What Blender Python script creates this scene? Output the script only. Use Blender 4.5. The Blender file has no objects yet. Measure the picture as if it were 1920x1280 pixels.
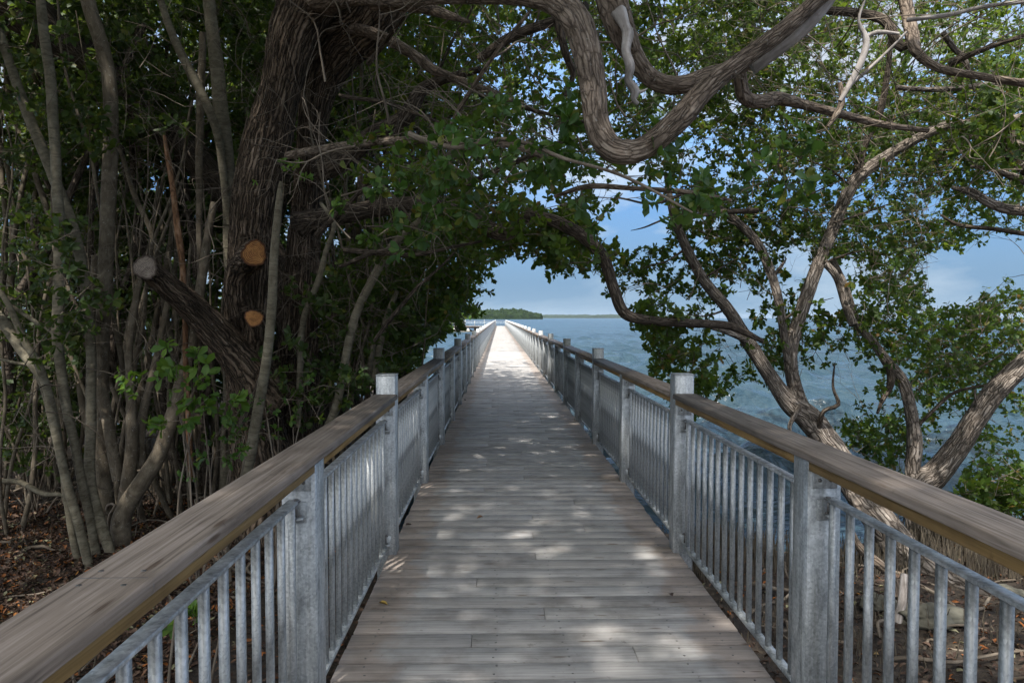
import bpy, math, random
import numpy as np
from mathutils import noise as mnoise, Vector
R = math.radians
rng = np.random.default_rng(7)
random.seed(7)
scene = bpy.context.scene
COL = scene.collection

# ------------------------------------------------------------------ camera
YAW, PITCH, F = -1.07, -1.97, 1280.0
CZ = 1.5
cam_d = bpy.data.cameras.new('camera'); cam = bpy.data.objects.new('camera', cam_d); COL.objects.link(cam)
cam.location = (0, 0, CZ); cam.rotation_euler = (R(90 + PITCH), 0, R(YAW))
cam_d.sensor_width = 36; cam_d.lens = 24; cam_d.clip_start = .05; cam_d.clip_end = 30000
scene.camera = cam
bpy.context.view_layer.update()
RM = np.array(cam.matrix_world.to_3x3())
def P(px, py, Y):
    v = RM @ np.array([(px - 960) / F, (640 - py) / F, -1.0])
    return np.array([0, 0, CZ]) + v * (Y / v[1])
def project(p):
    q = (np.asarray(p) - np.array([0, 0, CZ])) @ RM
    d = np.maximum(-q[:, 2], 1e-3)
    return 960 + F * q[:, 0] / d, 640 - F * q[:, 1] / d, -q[:, 2]

# ------------------------------------------------------------------ node helpers
def mat(name):
    m = bpy.data.materials.new(name); m.use_nodes = True
    nt = m.node_tree; b = nt.nodes['Principled BSDF']
    return m, nt, b
def N(nt, typ, **kw):
    n = nt.nodes.new(typ)
    for k, v in kw.items():
        if k in n.inputs: n.inputs[k].default_value = v
        else: setattr(n, k, v)
    return n
def L(nt, a, b): nt.links.new(a, b)
def ramp(nt, fac, stops):
    r = nt.nodes.new('ShaderNodeValToRGB'); e = r.color_ramp.elements
    while len(e) < len(stops): e.new(.5)
    for s, (p, c) in zip(e, stops): s.position = p; s.color = (*c, 1)
    if fac is not None: nt.links.new(fac, r.inputs[0])
    return r
def coords(nt, kind, scale=(1, 1, 1)):
    t = nt.nodes.new('ShaderNodeTexCoord'); m = nt.nodes.new('ShaderNodeMapping')
    m.inputs['Scale'].default_value = scale
    nt.links.new(t.outputs[kind], m.inputs[0]); return m.outputs[0]
def noise(nt, vec, scale, detail=4, rough=.55, dist=0):
    n = nt.nodes.new('ShaderNodeTexNoise'); n.inputs['Scale'].default_value = scale
    n.inputs['Detail'].default_value = detail; n.inputs['Roughness'].default_value = rough
    n.inputs['Distortion'].default_value = dist
    if vec is not None: nt.links.new(vec, n.inputs['Vector'])
    return n.outputs['Fac']
def mix(nt, fac, a, b, mode='MIX'):
    m = nt.nodes.new('ShaderNodeMix'); m.data_type = 'RGBA'; m.blend_type = mode
    for i, v in ((0, fac), (6, a), (7, b)):
        if isinstance(v, (int, float)): m.inputs[i].default_value = v
        elif isinstance(v, tuple): m.inputs[i].default_value = (*v, 1)
        else: nt.links.new(v, m.inputs[i])
    return m.outputs[2]
def bump(nt, b, h, strength=.5, dist=.01):
    n = nt.nodes.new('ShaderNodeBump'); n.inputs['Strength'].default_value = strength; n.inputs['Distance'].default_value = dist
    nt.links.new(h, n.inputs['Height']); nt.links.new(n.outputs[0], b.inputs['Normal'])
def mult(nt, a, b, op='MULTIPLY'):
    m = nt.nodes.new('ShaderNodeMath'); m.operation = op
    for i, v in enumerate((a, b)):
        if isinstance(v, (int, float)): m.inputs[i].default_value = v
        else: nt.links.new(v, m.inputs[i])
    return m.outputs[0]
def island(nt):
    return nt.nodes.new('ShaderNodeNewGeometry').outputs['Random Per Island']

# ------------------------------------------------------------------ materials
M = {}
def wood(name, axis, c0, c1, c2, rough=.75, isl=True, grain=90, bs=.35, iv=1.0, stw=.85):
    m, nt, b = mat(name)
    sc = [grain, grain, grain]; sc[axis] = grain * .03
    off = nt.nodes.new('ShaderNodeTexCoord')
    add = nt.nodes.new('ShaderNodeVectorMath'); add.operation = 'ADD'
    L(nt, off.outputs['Object'], add.inputs[0])
    if isl:
        s = mult(nt, island(nt), 37.0); cx = nt.nodes.new('ShaderNodeCombineXYZ')
        for i in range(3): L(nt, s, cx.inputs[i])
        L(nt, cx.outputs[0], add.inputs[1])
    mp = nt.nodes.new('ShaderNodeMapping'); mp.inputs['Scale'].default_value = sc
    L(nt, add.outputs[0], mp.inputs[0])
    g = noise(nt, mp.outputs[0], 1, 5, .6, .6)
    big = noise(nt, add.outputs[0], 4.5, 4, .6)
    r = ramp(nt, g, [(.28, c0), (.5, c1), (.75, c2)])
    st = ramp(nt, big, [(.3, (.62, .60, .58)), (.52, (1, 1, 1)), (.75, (1.12, 1.1, 1.08))])
    c = mix(nt, stw, r.outputs[0], st.outputs[0], 'MULTIPLY')
    sp = ramp(nt, noise(nt, add.outputs[0], 23, 3, .6), [(.66, (1, 1, 1)), (.74, (.55, .52, .5))])
    c = mix(nt, .7, c, sp.outputs[0], 'MULTIPLY')
    if isl:
        v = ramp(nt, island(nt), [(0, (.78, .76, .74)), (.5, (1, 1, 1)), (1, (1.15, 1.13, 1.12))])
        c = mix(nt, iv, c, v.outputs[0], 'MULTIPLY')
    if name != 'dark_joist_wood':      # knots
        kv = nt.nodes.new('ShaderNodeTexVoronoi'); kv.inputs['Scale'].default_value = 1.0
        ks = [16.0, 16.0, 16.0]; ks[axis] = 3.2
        km = nt.nodes.new('ShaderNodeMapping'); km.inputs['Scale'].default_value = ks; L(nt, add.outputs[0], km.inputs[0]); L(nt, km.outputs[0], kv.inputs['Vector'])
        kr = ramp(nt, mult(nt, kv.outputs['Distance'], mult(nt, g, .12), 'ADD'), [(.13, (.42, .33, .26)), (.20, (1, 1, 1))])
        c = mix(nt, .8, c, kr.outputs[0], 'MULTIPLY')
    if name == 'weathered_deck_wood':     # reddish damp margins beside the railings
        sx = nt.nodes.new('ShaderNodeSeparateXYZ'); L(nt, off.outputs['Object'], sx.inputs[0])
        ax = nt.nodes.new('ShaderNodeMath'); ax.operation = 'ABSOLUTE'; L(nt, mult(nt, sx.outputs[0], .22, 'SUBTRACT'), ax.inputs[0])
        e_ = mult(nt, ax.outputs[0], mult(nt, noise(nt, off.outputs['Object'], 3.5, 4, .6), .5), 'ADD')
        c = mix(nt, ramp(nt, e_, [(.92, (0, 0, 0)), (1.25, (.5, .5, .5))]).outputs[0], c, mix(nt, 1, c, (.80, .60, .46), 'MULTIPLY'))
    L(nt, c, b.inputs['Base Color']); b.inputs['Roughness'].default_value = rough
    b.inputs['Specular IOR Level'].default_value = .3
    bump(nt, b, g, bs, .004)
    return m
M['deck'] = wood('weathered_deck_wood', 0, (.225, .215, .205), (.345, .333, .318), (.455, .44, .42), bs=.15, iv=.8)
M['rail'] = wood('weathered_rail_wood', 1, (.085, .066, .052), (.185, .15, .122), (.29, .245, .21), rough=.68, grain=85, bs=.5, isl=False, stw=.6)
M['pine'] = wood('yellow_pine', 1, (.10, .055, .018), (.24, .15, .055), (.34, .22, .09), rough=.6, grain=60, bs=.25, iv=.4)
M['joist'] = wood('dark_joist_wood', 1, (.05, .04, .03), (.10, .08, .06), (.14, .11, .08))

def steel():
    m, nt, b = mat('galvanised_steel')
    o = coords(nt, 'Object')
    v = nt.nodes.new('ShaderNodeTexVoronoi'); v.inputs['Scale'].default_value = 120; L(nt, o, v.inputs['Vector'])
    sp = ramp(nt, v.outputs['Color'], [(.1, (.34, .355, .36)), (.9, (.52, .535, .54))])
    n = noise(nt, coords(nt, 'Object', (1, 1, .35)), 9, 5, .65, .8)
    st = ramp(nt, n, [(.35, (.55, .56, .56)), (.5, (.92, .93, .93)), (.62, (1.15, 1.15, 1.15))])
    c = mix(nt, 1, sp.outputs[0], st.outputs[0], 'MULTIPLY')
    d = ramp(nt, noise(nt, o, 2.2, 4, .7), [(.6, (1, 1, 1)), (.75, (.72, .66, .55))])
    c = mix(nt, .8, c, d.outputs[0], 'MULTIPLY')
    dr = ramp(nt, noise(nt, coords(nt, 'Object', (38, 38, 1.6)), 1, 4, .6), [(.36, (.74, .72, .68)), (.5, (1, 1, 1)), (.68, (1.28, 1.27, 1.24))])
    c = mix(nt, .8, c, dr.outputs[0], 'MULTIPLY')
    ru = ramp(nt, noise(nt, coords(nt, 'Object', (14, 14, 2)), 1, 5, .7), [(.64, (0, 0, 0)), (.76, (.5, .5, .5))])
    c = mix(nt, ru.outputs[0], c, (.20, .12, .06))
    L(nt, c, b.inputs['Base Color']); b.inputs['Metallic'].default_value = .5
    rr = ramp(nt, n, [(.3, (.6, .6, .6)), (.7, (.38, .38, .38))]); L(nt, rr.outputs[0], b.inputs['Roughness'])
    bump(nt, b, n, .12, .003)
    return m
M['steel'] = steel()
def simple(name, c, rough=.6, metal=0, var=.25, scale=12):
    m, nt, b = mat(name)
    n = noise(nt, coords(nt, 'Object'), scale, 5, .6)
    r = ramp(nt, n, [(.3, tuple(x * (1 - var) for x in c)), (.7, tuple(x * (1 + var) for x in c))])
    L(nt, r.outputs[0], b.inputs['Base Color']); b.inputs['Roughness'].default_value = rough; b.inputs['Metallic'].default_value = metal
    bump(nt, b, n, .3, .01)
    return m
M['bolt'] = simple('bolt_steel', (.16, .15, .14), .4, .7)
M['concrete'] = simple('concrete', (.62, .60, .55), .85, scale=6)
M['rock'] = simple('limestone', (.085, .08, .06), .9, var=.5, scale=9)

def bark(name, dark, mid, light, lichen=.3, ring=0.0, bs=.8, wscale=16.0, bd=.02, lich=(.36, .35, .31), vs=.18, cw=.34):
    m, nt, b = mat(name)
    uv = coords(nt, 'UV', (wscale, wscale * vs, 1))
    n = noise(nt, uv, 1.6, 6, .62, 1.2)
    dv = nt.nodes.new('ShaderNodeVectorMath'); dv.operation = 'MULTIPLY_ADD'
    nz = nt.nodes.new('ShaderNodeTexNoise'); nz.inputs['Scale'].default_value = 9; nz.inputs['Detail'].default_value = 3
    L(nt, coords(nt, 'Object'), nz.inputs['Vector']); L(nt, nz.outputs['Color'], dv.inputs[0]); dv.inputs[1].default_value = (2.0, 1.6, 0)
    L(nt, coords(nt, 'UV', (wscale * 2.3, wscale * vs * 2.0, 1)), dv.inputs[2])
    vo = nt.nodes.new('ShaderNodeTexVoronoi'); vo.feature = 'DISTANCE_TO_EDGE'; vo.inputs['Scale'].default_value = 1.0
    L(nt, dv.outputs[0], vo.inputs['Vector'])
    ck = ramp(nt, vo.outputs['Distance'], [(0.0, (0, 0, 0)), (.10, (.6, .6, .6)), (.28, (1, 1, 1))])
    r = ramp(nt, mult(nt, mult(nt, n, 1 - cw), mult(nt, ck.outputs[0], cw), 'ADD'), [(.30 + cw * .1, dark), (.5 + cw * .32, mid), (.72 + cw * .22, light)])
    n = mult(nt, mult(nt, n, .9), mult(nt, ck.outputs[0], cw * 2.2), 'ADD')
    n2 = noise(nt, coords(nt, 'Object'), 9, 5, .65)
    c = mix(nt, .8, r.outputs[0], ramp(nt, n2, [(.3, (.6, .58, .55)), (.6, (1.05, 1.05, 1.05))]).outputs[0], 'MULTIPLY')
    n3 = noise(nt, coords(nt, 'Object'), 38, 4, .7)
    lm = ramp(nt, n3, [(.62, (0, 0, 0)), (.68, (1, 1, 1))])
    f = mult(nt, lm.outputs[0], lichen)
    c = mix(nt, f, c, lich)
    L(nt, c, b.inputs['Base Color']); b.inputs['Roughness'].default_value = .85
    b.inputs['Specular IOR Level'].default_value = .2
    bump(nt, b, n, bs, bd)
    return m
M['bark_old'] = bark('old_furrowed_bark', (.024, .017, .011), (.125, .09, .062), (.33, .25, .185), .35, wscale=13, bs=1, bd=.035, vs=.10)
M['bark_grey'] = bark('grey_brown_bark', (.075, .06, .048), (.22, .185, .155), (.42, .37, .32), .45, wscale=17, bs=1, bd=.018, vs=.17)
M['bark_limb'] = bark('limb_bark', (.06, .045, .033), (.20, .155, .12), (.40, .33, .26), .5, wscale=18, bs=1, bd=.014, vs=.24, cw=.24)
M['bark_dark'] = bark('dark_limb_bark', (.035, .027, .02), (.10, .078, .06), (.19, .155, .12), .2, wscale=24, bs=.9, bd=.015)
M['bark_sap'] = bark('smooth_sapling_bark', (.08, .069, .046), (.155, .136, .096), (.23, .205, .15), .15, wscale=6, bs=.3, bd=.008, vs=2.0, cw=0)
M['bark_spot'] = bark('lichen_spotted_bark', (.07, .055, .038), (.135, .11, .078), (.21, .178, .13), .8, wscale=8, bs=.4, bd=.01, lich=(.33, .32, .28), vs=.5, cw=0)
M['bark_pale'] = bark('bleached_dead_wood', (.16, .14, .125), (.33, .30, .28), (.48, .45, .43), .5, wscale=10, bs=.6, bd=.01, lich=(.14, .10, .085), cw=.08)
M['bark_twig'] = bark('twig_bark', (.07, .055, .042), (.16, .13, .10), (.28, .24, .19), .1, wscale=8, bs=.3, bd=.004, cw=0)

def cutface(name, d, m_, l):
    m, nt, b = mat(name)
    uv = coords(nt, 'UV'); o = coords(nt, 'Object')
    w = nt.nodes.new('ShaderNodeTexWave'); w.wave_type = 'RINGS'; w.rings_direction = 'Z'
    w.inputs['Scale'].default_value = 2.6; w.inputs['Distortion'].default_value = 1.6; w.inputs['Detail'].default_value = 3
    L(nt, uv, w.inputs['Vector'])
    n = noise(nt, o, 26, 6, .7, .5); n2 = noise(nt, uv, 1.3, 3, .6)
    f = mult(nt, mult(nt, n, .55), mult(nt, mult(nt, w.outputs['Fac'], .2), mult(nt, n2, .35), 'ADD'), 'ADD')
    r = ramp(nt, f, [(.40, d), (.55, m_), (.72, l)])
    ln = nt.nodes.new('ShaderNodeVectorMath'); ln.operation = 'LENGTH'; L(nt, uv, ln.inputs[0])
    rim = ramp(nt, mult(nt, ln.outputs['Value'], mult(nt, n, .16), 'ADD'), [(.88, (1, 1, 1)), (.99, (.25, .19, .14))])
    ck = ramp(nt, noise(nt, coords(nt, 'UV', (6, 1, 1)), 1.1, 3, .5, 1.5), [(.30, (.3, .25, .2)), (.36, (1, 1, 1))])
    c = mix(nt, 1, mix(nt, .8, r.outputs[0], ck.outputs[0], 'MULTIPLY'), rim.outputs[0], 'MULTIPLY')
    L(nt, c, b.inputs['Base Color']); b.inputs['Roughness'].default_value = .85
    bump(nt, b, f, .8, .01); return m
M['cut'] = cutface('sawn_wood', (.09, .035, .010), (.28, .115, .028), (.42, .21, .07))
M['cut_old'] = cutface('old_sawn_wood', (.05, .038, .028), (.13, .10, .08), (.22, .185, .15))

def leafmat(name, stops, trans=.45, tcol=(.26, .36, .035), rough=.5):
    m, nt, b = mat(name)
    i = island(nt)
    c = ramp(nt, i, stops).outputs[0]
    c = mix(nt, .35, c, ramp(nt, noise(nt, coords(nt, 'Object'), 1.1, 3), [(.35, (.55, .6, .5)), (.65, (1.3, 1.25, 1.2))]).outputs[0], 'MULTIPLY')
    L(nt, c, b.inputs['Base Color']); b.inputs['Roughness'].default_value = rough; b.inputs['Specular IOR Level'].default_value = .32
    t = nt.nodes.new('ShaderNodeBsdfTranslucent')
    tc = mix(nt, .6, c, tcol, 'MIX'); L(nt, tc, t.inputs['Color'])
    ms = nt.nodes.new('ShaderNodeMixShader'); ms.inputs[0].default_value = trans
    L(nt, b.outputs[0], ms.inputs[1]); L(nt, t.outputs[0], ms.inputs[2])
    L(nt, ms.outputs[0], nt.nodes['Material Output'].inputs['Surface'])
    return m
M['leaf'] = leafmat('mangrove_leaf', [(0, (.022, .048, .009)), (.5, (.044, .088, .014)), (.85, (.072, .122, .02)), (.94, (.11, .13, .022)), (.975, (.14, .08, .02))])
M['leaf_dark'] = leafmat('shaded_leaf', [(0, (.018, .038, .009)), (.6, (.038, .070, .014)), (.94, (.07, .105, .02)), (.98, (.12, .12, .02))], .38, (.18, .26, .03))  # darker copy of the mangrove leaf, thicket shade put into its colour
M['leaf_bright'] = leafmat('young_leaf', [(0, (.04, .10, .016)), (.6, (.085, .17, .025)), (1, (.14, .23, .03))], .4, (.25, .38, .04))
M['leaf_fresh'] = leafmat('seagrape_leaf', [(0, (.022, .058, .012)), (.6, (.045, .105, .020)), (.9, (.085, .15, .028)), (.97, (.16, .16, .03))], .35, (.20, .32, .04), .34)
M['litter'] = leafmat('dead_leaf', [(0, (.028, .016, .011)), (.45, (.068, .040, .029)), (.80, (.13, .086, .062)), (.925, (.30, .10, .022)), (.945, (.32, .15, .035)), (.955, (.18, .17, .09)), (1, (.24, .23, .15))], .05, (.2, .1, .02), .8)

def groundmat():
    m, nt, b = mat('leaf_litter_soil')
    o = coords(nt, 'Object')
    n = noise(nt, o, 22, 8, .75)
    r = ramp(nt, n, [(.3, (.012, .009, .006)), (.5, (.042, .029, .021)), (.62, (.085, .062, .045)), (.75, (.20, .17, .115))])
    n2 = noise(nt, o, 1.6, 4)
    c = mix(nt, .7, r.outputs[0], ramp(nt, n2, [(.35, (.6, .55, .5)), (.65, (1.2, 1.25, 1.05))]).outputs[0], 'MULTIPLY')
    L(nt, c, b.inputs['Base Color']); b.inputs['Roughness'].default_value = .9
    bump(nt, b, n, 1, .04); return m
M['ground'] = groundmat()
M['spike'] = simple('root_spike', (.085, .068, .045), .85, var=.5, scale=7)

def watermat():
    m, nt, b = mat('bay_water')
    o = coords(nt, 'Object', (.65, 1.7, 1))
    n1 = noise(nt, o, .9, 4, .55, .5); n2 = noise(nt, o, 4.5, 3, .5, .3)
    h = mult(nt, n1, mult(nt, n2, .16), 'ADD')
    far = noise(nt, coords(nt, 'Object', (.02, .05, 1)), 1, 3)
    c = ramp(nt, far, [(.3, (.024, .048, .064)), (.7, (.034, .064, .084))]).outputs[0]
    L(nt, c, b.inputs['Base Color']); b.inputs['Roughness'].default_value = .24; b.inputs['IOR'].default_value = 1.33
    bump(nt, b, h, .8, .5); return m
M['water'] = watermat()
M['island'] = None
def islandmat(name, a, b_, sc=.12):
    m, nt, b = mat(name)
    n = noise(nt, coords(nt, 'Object'), sc, 6, .7)
    n2 = noise(nt, coords(nt, 'Object'), sc * .25, 3, .6)
    c = ramp(nt, n, [(.32, a), (.68, b_)]).outputs[0]
    c = mix(nt, .6, c, ramp(nt, n2, [(.4, (.7, .75, .7)), (.6, (1.25, 1.2, 1.0))]).outputs[0], 'MULTIPLY')
    L(nt, c, b.inputs['Base Color']); b.inputs['Roughness'].default_value = .9; b.inputs['Specular IOR Level'].default_value = .1
    bump(nt, b, n, 1, 5.0); return m
M['island'] = islandmat('far_mangrove_foliage', (.006, .014, .005), (.022, .040, .012))

# ------------------------------------------------------------------ mesh helpers
class MB:
    def __init__(s): s.v = []; s.f = []; s.uv = []; s.mi = []; s.n = 0
    def add(s, v, faces_list, uv=None, mi=0):
        """faces_list: list of int arrays (k,n); uv: per vertex (N,2) or None"""
        v = np.asarray(v, dtype=np.float64)
        for f in faces_list:
            f = np.asarray(f, dtype=np.int64)
            s.f.append(f + s.n); s.mi.append((len(f), mi))
        s.v.append(v); s.uv.append(np.zeros((len(v), 2)) if uv is None else uv); s.n += len(v)
    def box(s, lo, hi, mi=0, ch=0.0):
        x0, y0, z0 = lo; x1, y1, z1 = hi
        if ch <= 0:
            v = [(x0, y0, z0), (x1, y0, z0), (x1, y1, z0), (x0, y1, z0), (x0, y0, z1), (x1, y0, z1), (x1, y1, z1), (x0, y1, z1)]
            f = [(0, 3, 2, 1), (4, 5, 6, 7), (0, 1, 5, 4), (1, 2, 6, 5), (2, 3, 7, 6), (3, 0, 4, 7)]
            s.add(v, [f], mi=mi); return
        v = []; idx = {}
        c = ch
        for sx in (0, 1):
            for sy in (0, 1):
                for sz in (0, 1):
                    b = [(x0, x1)[sx], (y0, y1)[sy], (z0, z1)[sz]]
                    d = [(1, -1)[sx] * c, (1, -1)[sy] * c, (1, -1)[sz] * c]
                    for ax in range(3):   # vertex lying on the face normal to ax
                        p = [b[i] + (d[i] if i != ax else 0) for i in range(3)]
                        idx[(sx, sy, sz, ax)] = len(v); v.append(p)
        quads = []; tris = []
        for ax in range(3):
            o = [i for i in range(3) if i != ax]
            for sd in (0, 1):
                q = []
                for a, b2 in ((0, 0), (1, 0), (1, 1), (0, 1)):
                    k = [0, 0, 0]; k[ax] = sd; k[o[0]] = a; k[o[1]] = b2
                    q.append(idx[(*k, ax)])
                if (sd == 0) == (ax != 1): q = q[::-1]
                quads.append(q)
        for ax in range(3):      # edges parallel to ax
            o = [i for i in range(3) if i != ax]
            for a in (0, 1):
                for b2 in (0, 1):
                    k0 = [0, 0, 0]; k0[o[0]] = a; k0[o[1]] = b2; k1 = list(k0); k1[ax] = 1
                    q = [idx[(*k0, o[0])], idx[(*k1, o[0])], idx[(*k1, o[1])], idx[(*k0, o[1])]]
                    if ((a + b2) % 2 == 0) == (ax != 1): q = q[::-1]
                    quads.append(q[::-1] if False else q)
        for k in [(a, b2, c2) for a in (0, 1) for b2 in (0, 1) for c2 in (0, 1)]:
            t = [idx[(*k, 0)], idx[(*k, 1)], idx[(*k, 2)]]
            if sum(k) % 2 == 0: t = t[::-1]
            tris.append(t)
        s.add(v, [np.array(quads), np.array(tris)], mi=mi)
    def cyl(s, c, axis, r, h, n=12, mi=0, r2=None):
        r2 = r if r2 is None else r2
        a = np.linspace(0, 2 * math.pi, n, endpoint=False)
        o = [i for i in range(3) if i != axis]
        v = np.zeros((2 * n, 3)); 
        v[:n, o[0]] = np.cos(a) * r; v[:n, o[1]] = np.sin(a) * r
        v[n:, o[0]] = np.cos(a) * r2; v[n:, o[1]] = np.sin(a) * r2; v[n:, axis] = h
        v += np.array(c)
        i = np.arange(n); j = (i + 1) % n
        s.add(v, [np.stack([i, j, j + n, i + n], 1), np.arange(n)[None, ::-1], (np.arange(n) + n)[None]], mi=mi)
    def build(s, name, m, parent=None, smooth=False, recalc=False, loc=None):
        me = bpy.data.meshes.new(name)
        V = np.concatenate(s.v) if s.v else np.zeros((0, 3)); UV = np.concatenate(s.uv) if s.uv else np.zeros((0, 2))
        if loc is not None: V = V - np.array(loc)
        loops = np.concatenate([f.ravel() for f in s.f]) if s.f else np.zeros(0, int)
        sizes = np.concatenate([np.full(len(f), f.shape[1]) for f in s.f]) if s.f else np.zeros(0, int)
        mi = np.concatenate([np.full(k, i) for k, i in s.mi]) if s.mi else np.zeros(0, int)
        me.vertices.add(len(V)); me.vertices.foreach_set('co', V.ravel())
        me.loops.add(len(loops)); me.loops.foreach_set('vertex_index', loops)
        me.polygons.add(len(sizes))
        st = np.zeros(len(sizes), dtype=np.int64); st[1:] = np.cumsum(sizes)[:-1]
        me.polygons.foreach_set('loop_start', st); me.polygons.foreach_set('loop_total', sizes)
        me.polygons.foreach_set('material_index', mi)
        uvl = me.uv_layers.new(name='UVMap'); uvl.data.foreach_set('uv', UV[loops].ravel())
        me.update(calc_edges=True); me.validate()
        if smooth: me.polygons.foreach_set('use_smooth', np.ones(len(me.polygons), dtype=bool))
        for mm in (m if isinstance(m, (list, tuple)) else [m]): me.materials.append(mm)
        if recalc:
            import bmesh
            bm = bmesh.new(); bm.from_mesh(me); bmesh.ops.recalc_face_normals(bm, faces=bm.faces); bm.to_mesh(me); bm.free()
        o = bpy.data.objects.new(name, me); COL.objects.link(o)
        if loc is not None: o.location = loc
        if parent: o.parent = parent
        return o
def tag(o, label=None, cat=None, group=None, kind=None):
    for k, v in (('label', label), ('category', cat), ('group', group), ('kind', kind)):
        if v: o[k] = v
    return o
def thing(name, label, cat, loc=(0, 0, 0), group=None):
    o = bpy.data.objects.new(name, None); COL.objects.link(o); o.location = loc
    o.empty_display_size = .2
    return tag(o, label, cat, group)
def under(o, root):
    o.parent = root; o.matrix_parent_inverse = root.matrix_world.inverted() if False else __import__('mathutils').Matrix.Translation(-Vector(root.location))
    return o

def catmull(pts, step):
    pts = np.asarray(pts, float); n = len(pts)
    if n == 2: 
        k = max(2, int(np.linalg.norm(pts[1, :3] - pts[0, :3]) / step) + 1)
        t = np.linspace(0, 1, k)[:, None]; return pts[0] * (1 - t) + pts[1] * t
    ext = np.vstack([2 * pts[0] - pts[1], pts, 2 * pts[-1] - pts[-2]])
    out = []
    for i in range(n - 1):
        p0, p1, p2, p3 = ext[i:i + 4]
        k = max(2, int(np.linalg.norm(p2[:3] - p1[:3]) / step) + 1)
        t = np.linspace(0, 1, k, endpoint=False)[:, None]
        out.append(.5 * ((2 * p1) + (-p0 + p2) * t + (2 * p0 - 5 * p1 + 4 * p2 - p3) * t ** 2 + (-p0 + 3 * p1 - 3 * p2 + p3) * t ** 3))
    out.append(pts[-1:]); return np.vstack(out)
def tube(mb, pts, seg=10, step=.06, wob=.0, ridge=0.0, nr=7, cap=True, seed=0, capmi=None, lump=.08):
    """pts rows: x,y,z,r"""
    c = catmull(pts, step); p = c[:, :3].copy(); r = np.maximum(c[:, 3], .001)
    n = len(p); rg = np.random.default_rng(seed + 11)
    s = np.concatenate([[0], np.cumsum(np.linalg.norm(np.diff(p, axis=0), axis=1))])
    if wob > 0:
        for ax in range(3):
            for fq, am in ((1.5, .5), (4, .3), (9, .16)):
                p[:, ax] += wob * am * np.sin(s * fq + rg.uniform(0, 6.28)) 
    t = np.gradient(p, axis=0); t /= np.linalg.norm(t, axis=1)[:, None] + 1e-9
    u = np.zeros_like(p); ref = np.array([0, 0, 1.]) if abs(t[0, 2]) < .9 else np.array([1., 0, 0])
    u0 = np.cross(t[0], ref); u0 /= np.linalg.norm(u0); u[0] = u0
    for i in range(1, n):
        w = u[i - 1] - t[i] * np.dot(u[i - 1], t[i]); u[i] = w / (np.linalg.norm(w) + 1e-9)
    v = np.cross(t, u)
    a = np.linspace(0, 2 * math.pi, seg, endpoint=False)[None, :]
    rr = r[:, None] * np.ones((1, seg))
    S = s[:, None]
    ph = rg.uniform(0, 6.28, 8); Lr = max(r.mean(), .01)
    if lump: rr = rr * (1 + lump * np.sin(2 * a + ph[0] + S * .7 / (Lr * 8)) + lump * .8 * np.sin(3 * a + ph[1] - S / (Lr * 9)) + lump * .9 * np.sin(S / (Lr * 5) + ph[2]) * np.cos(a + ph[3]))
    if ridge:
        q = nr * (a + .35 * np.sin(S * 3 + ph[4]) + .2 * np.sin(S * 7.3 + 2 * a + ph[5]) + .08 * np.sin(S * 23 + 5 * a))
        rr = rr * (1 + ridge * (np.abs(np.sin(q / 2)) - .6) + ridge * .5 * np.abs(np.sin(q * 1.07 + S * 5 + ph[6])) )
    V = p[:, None, :] + rr[:, :, None] * (np.cos(a)[:, :, None] * u[:, None, :] + np.sin(a)[:, :, None] * v[:, None, :])
    # closed uv seam is avoided by mirroring u around the ring
    au = np.abs(((a / (2 * math.pi)) * 2) - 1) * math.pi
    UV = np.stack([np.broadcast_to(au * Lr + seed * .37, (n, seg)), np.broadcast_to(S + seed * 1.3, (n, seg))], 2)
    i = np.arange(n - 1)[:, None] * seg; j = np.arange(seg)[None, :]; k = (j + 1) % seg
    F_ = np.stack([i + j, i + k, i + seg + k, i + seg + j], 2).reshape(-1, 4)
    mb.add(V.reshape(-1, 3), [F_], UV.reshape(-1, 2))
    if cap:
        for ring, mi in ((0, 0), (n - 1, capmi or 0)):
            cc = p[ring] + (t[ring] * r[ring] * (.15 if mi == 0 else .02)) * (1 if ring else -1)
            vv = np.vstack([V[ring], cc[None]])
            jj = np.arange(seg); kk = (jj + 1) % seg
            tri = np.stack([jj, kk, np.full(seg, seg)], 1)
            if ring == 0: tri = tri[:, ::-1]
            cuv = np.vstack([np.stack([np.cos(a[0]), np.sin(a[0])], 1), [[0, 0]]])
            mb.add(vv, [tri], cuv, mi=mi)
    return p, t
def path(pp, Y=None):
    """rows (px,py,Y,rpx) -> (x,y,z,r)"""
    out = []
    for q in pp:
        w = P(q[0], q[1], q[2]); out.append((*w, q[3] * q[2] / F))
    return np.array(out)

def leaves(mb, base, d, nrm, ln, wd, fold=.25, droop=.2):
    n = len(base)
    d = d / (np.linalg.norm(d, axis=1)[:, None] + 1e-9)
    side = np.cross(d, nrm); side /= np.linalg.norm(side, axis=1)[:, None] + 1e-9
    up = np.cross(side, d)
    l = ln[:, None]; w = wd[:, None] * .5
    def pt(a, b, c): return base + d * l * a + side * w * b + up * l * c
    v = np.stack([pt(0, 0, 0), pt(.32, 0, -.02), pt(.70, 0, -droop * .35), pt(1, 0, -droop),
                  pt(.34, -.72, fold * .22), pt(.72, -.98, fold * .24 - droop * .35), pt(.34, .72, fold * .22), pt(.72, .98, fold * .24 - droop * .35)], 1)
    o = np.arange(n)[:, None] * 8
    quads = np.concatenate([o + np.array([1, 2, 5, 4]), o + np.array([1, 6, 7, 2])])
    tris = np.concatenate([o + np.array(q) for q in ([0, 1, 4], [0, 6, 1], [2, 3, 5], [2, 7, 3])])
    mb.add(v.reshape(-1, 3), [quads, tris])
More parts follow.
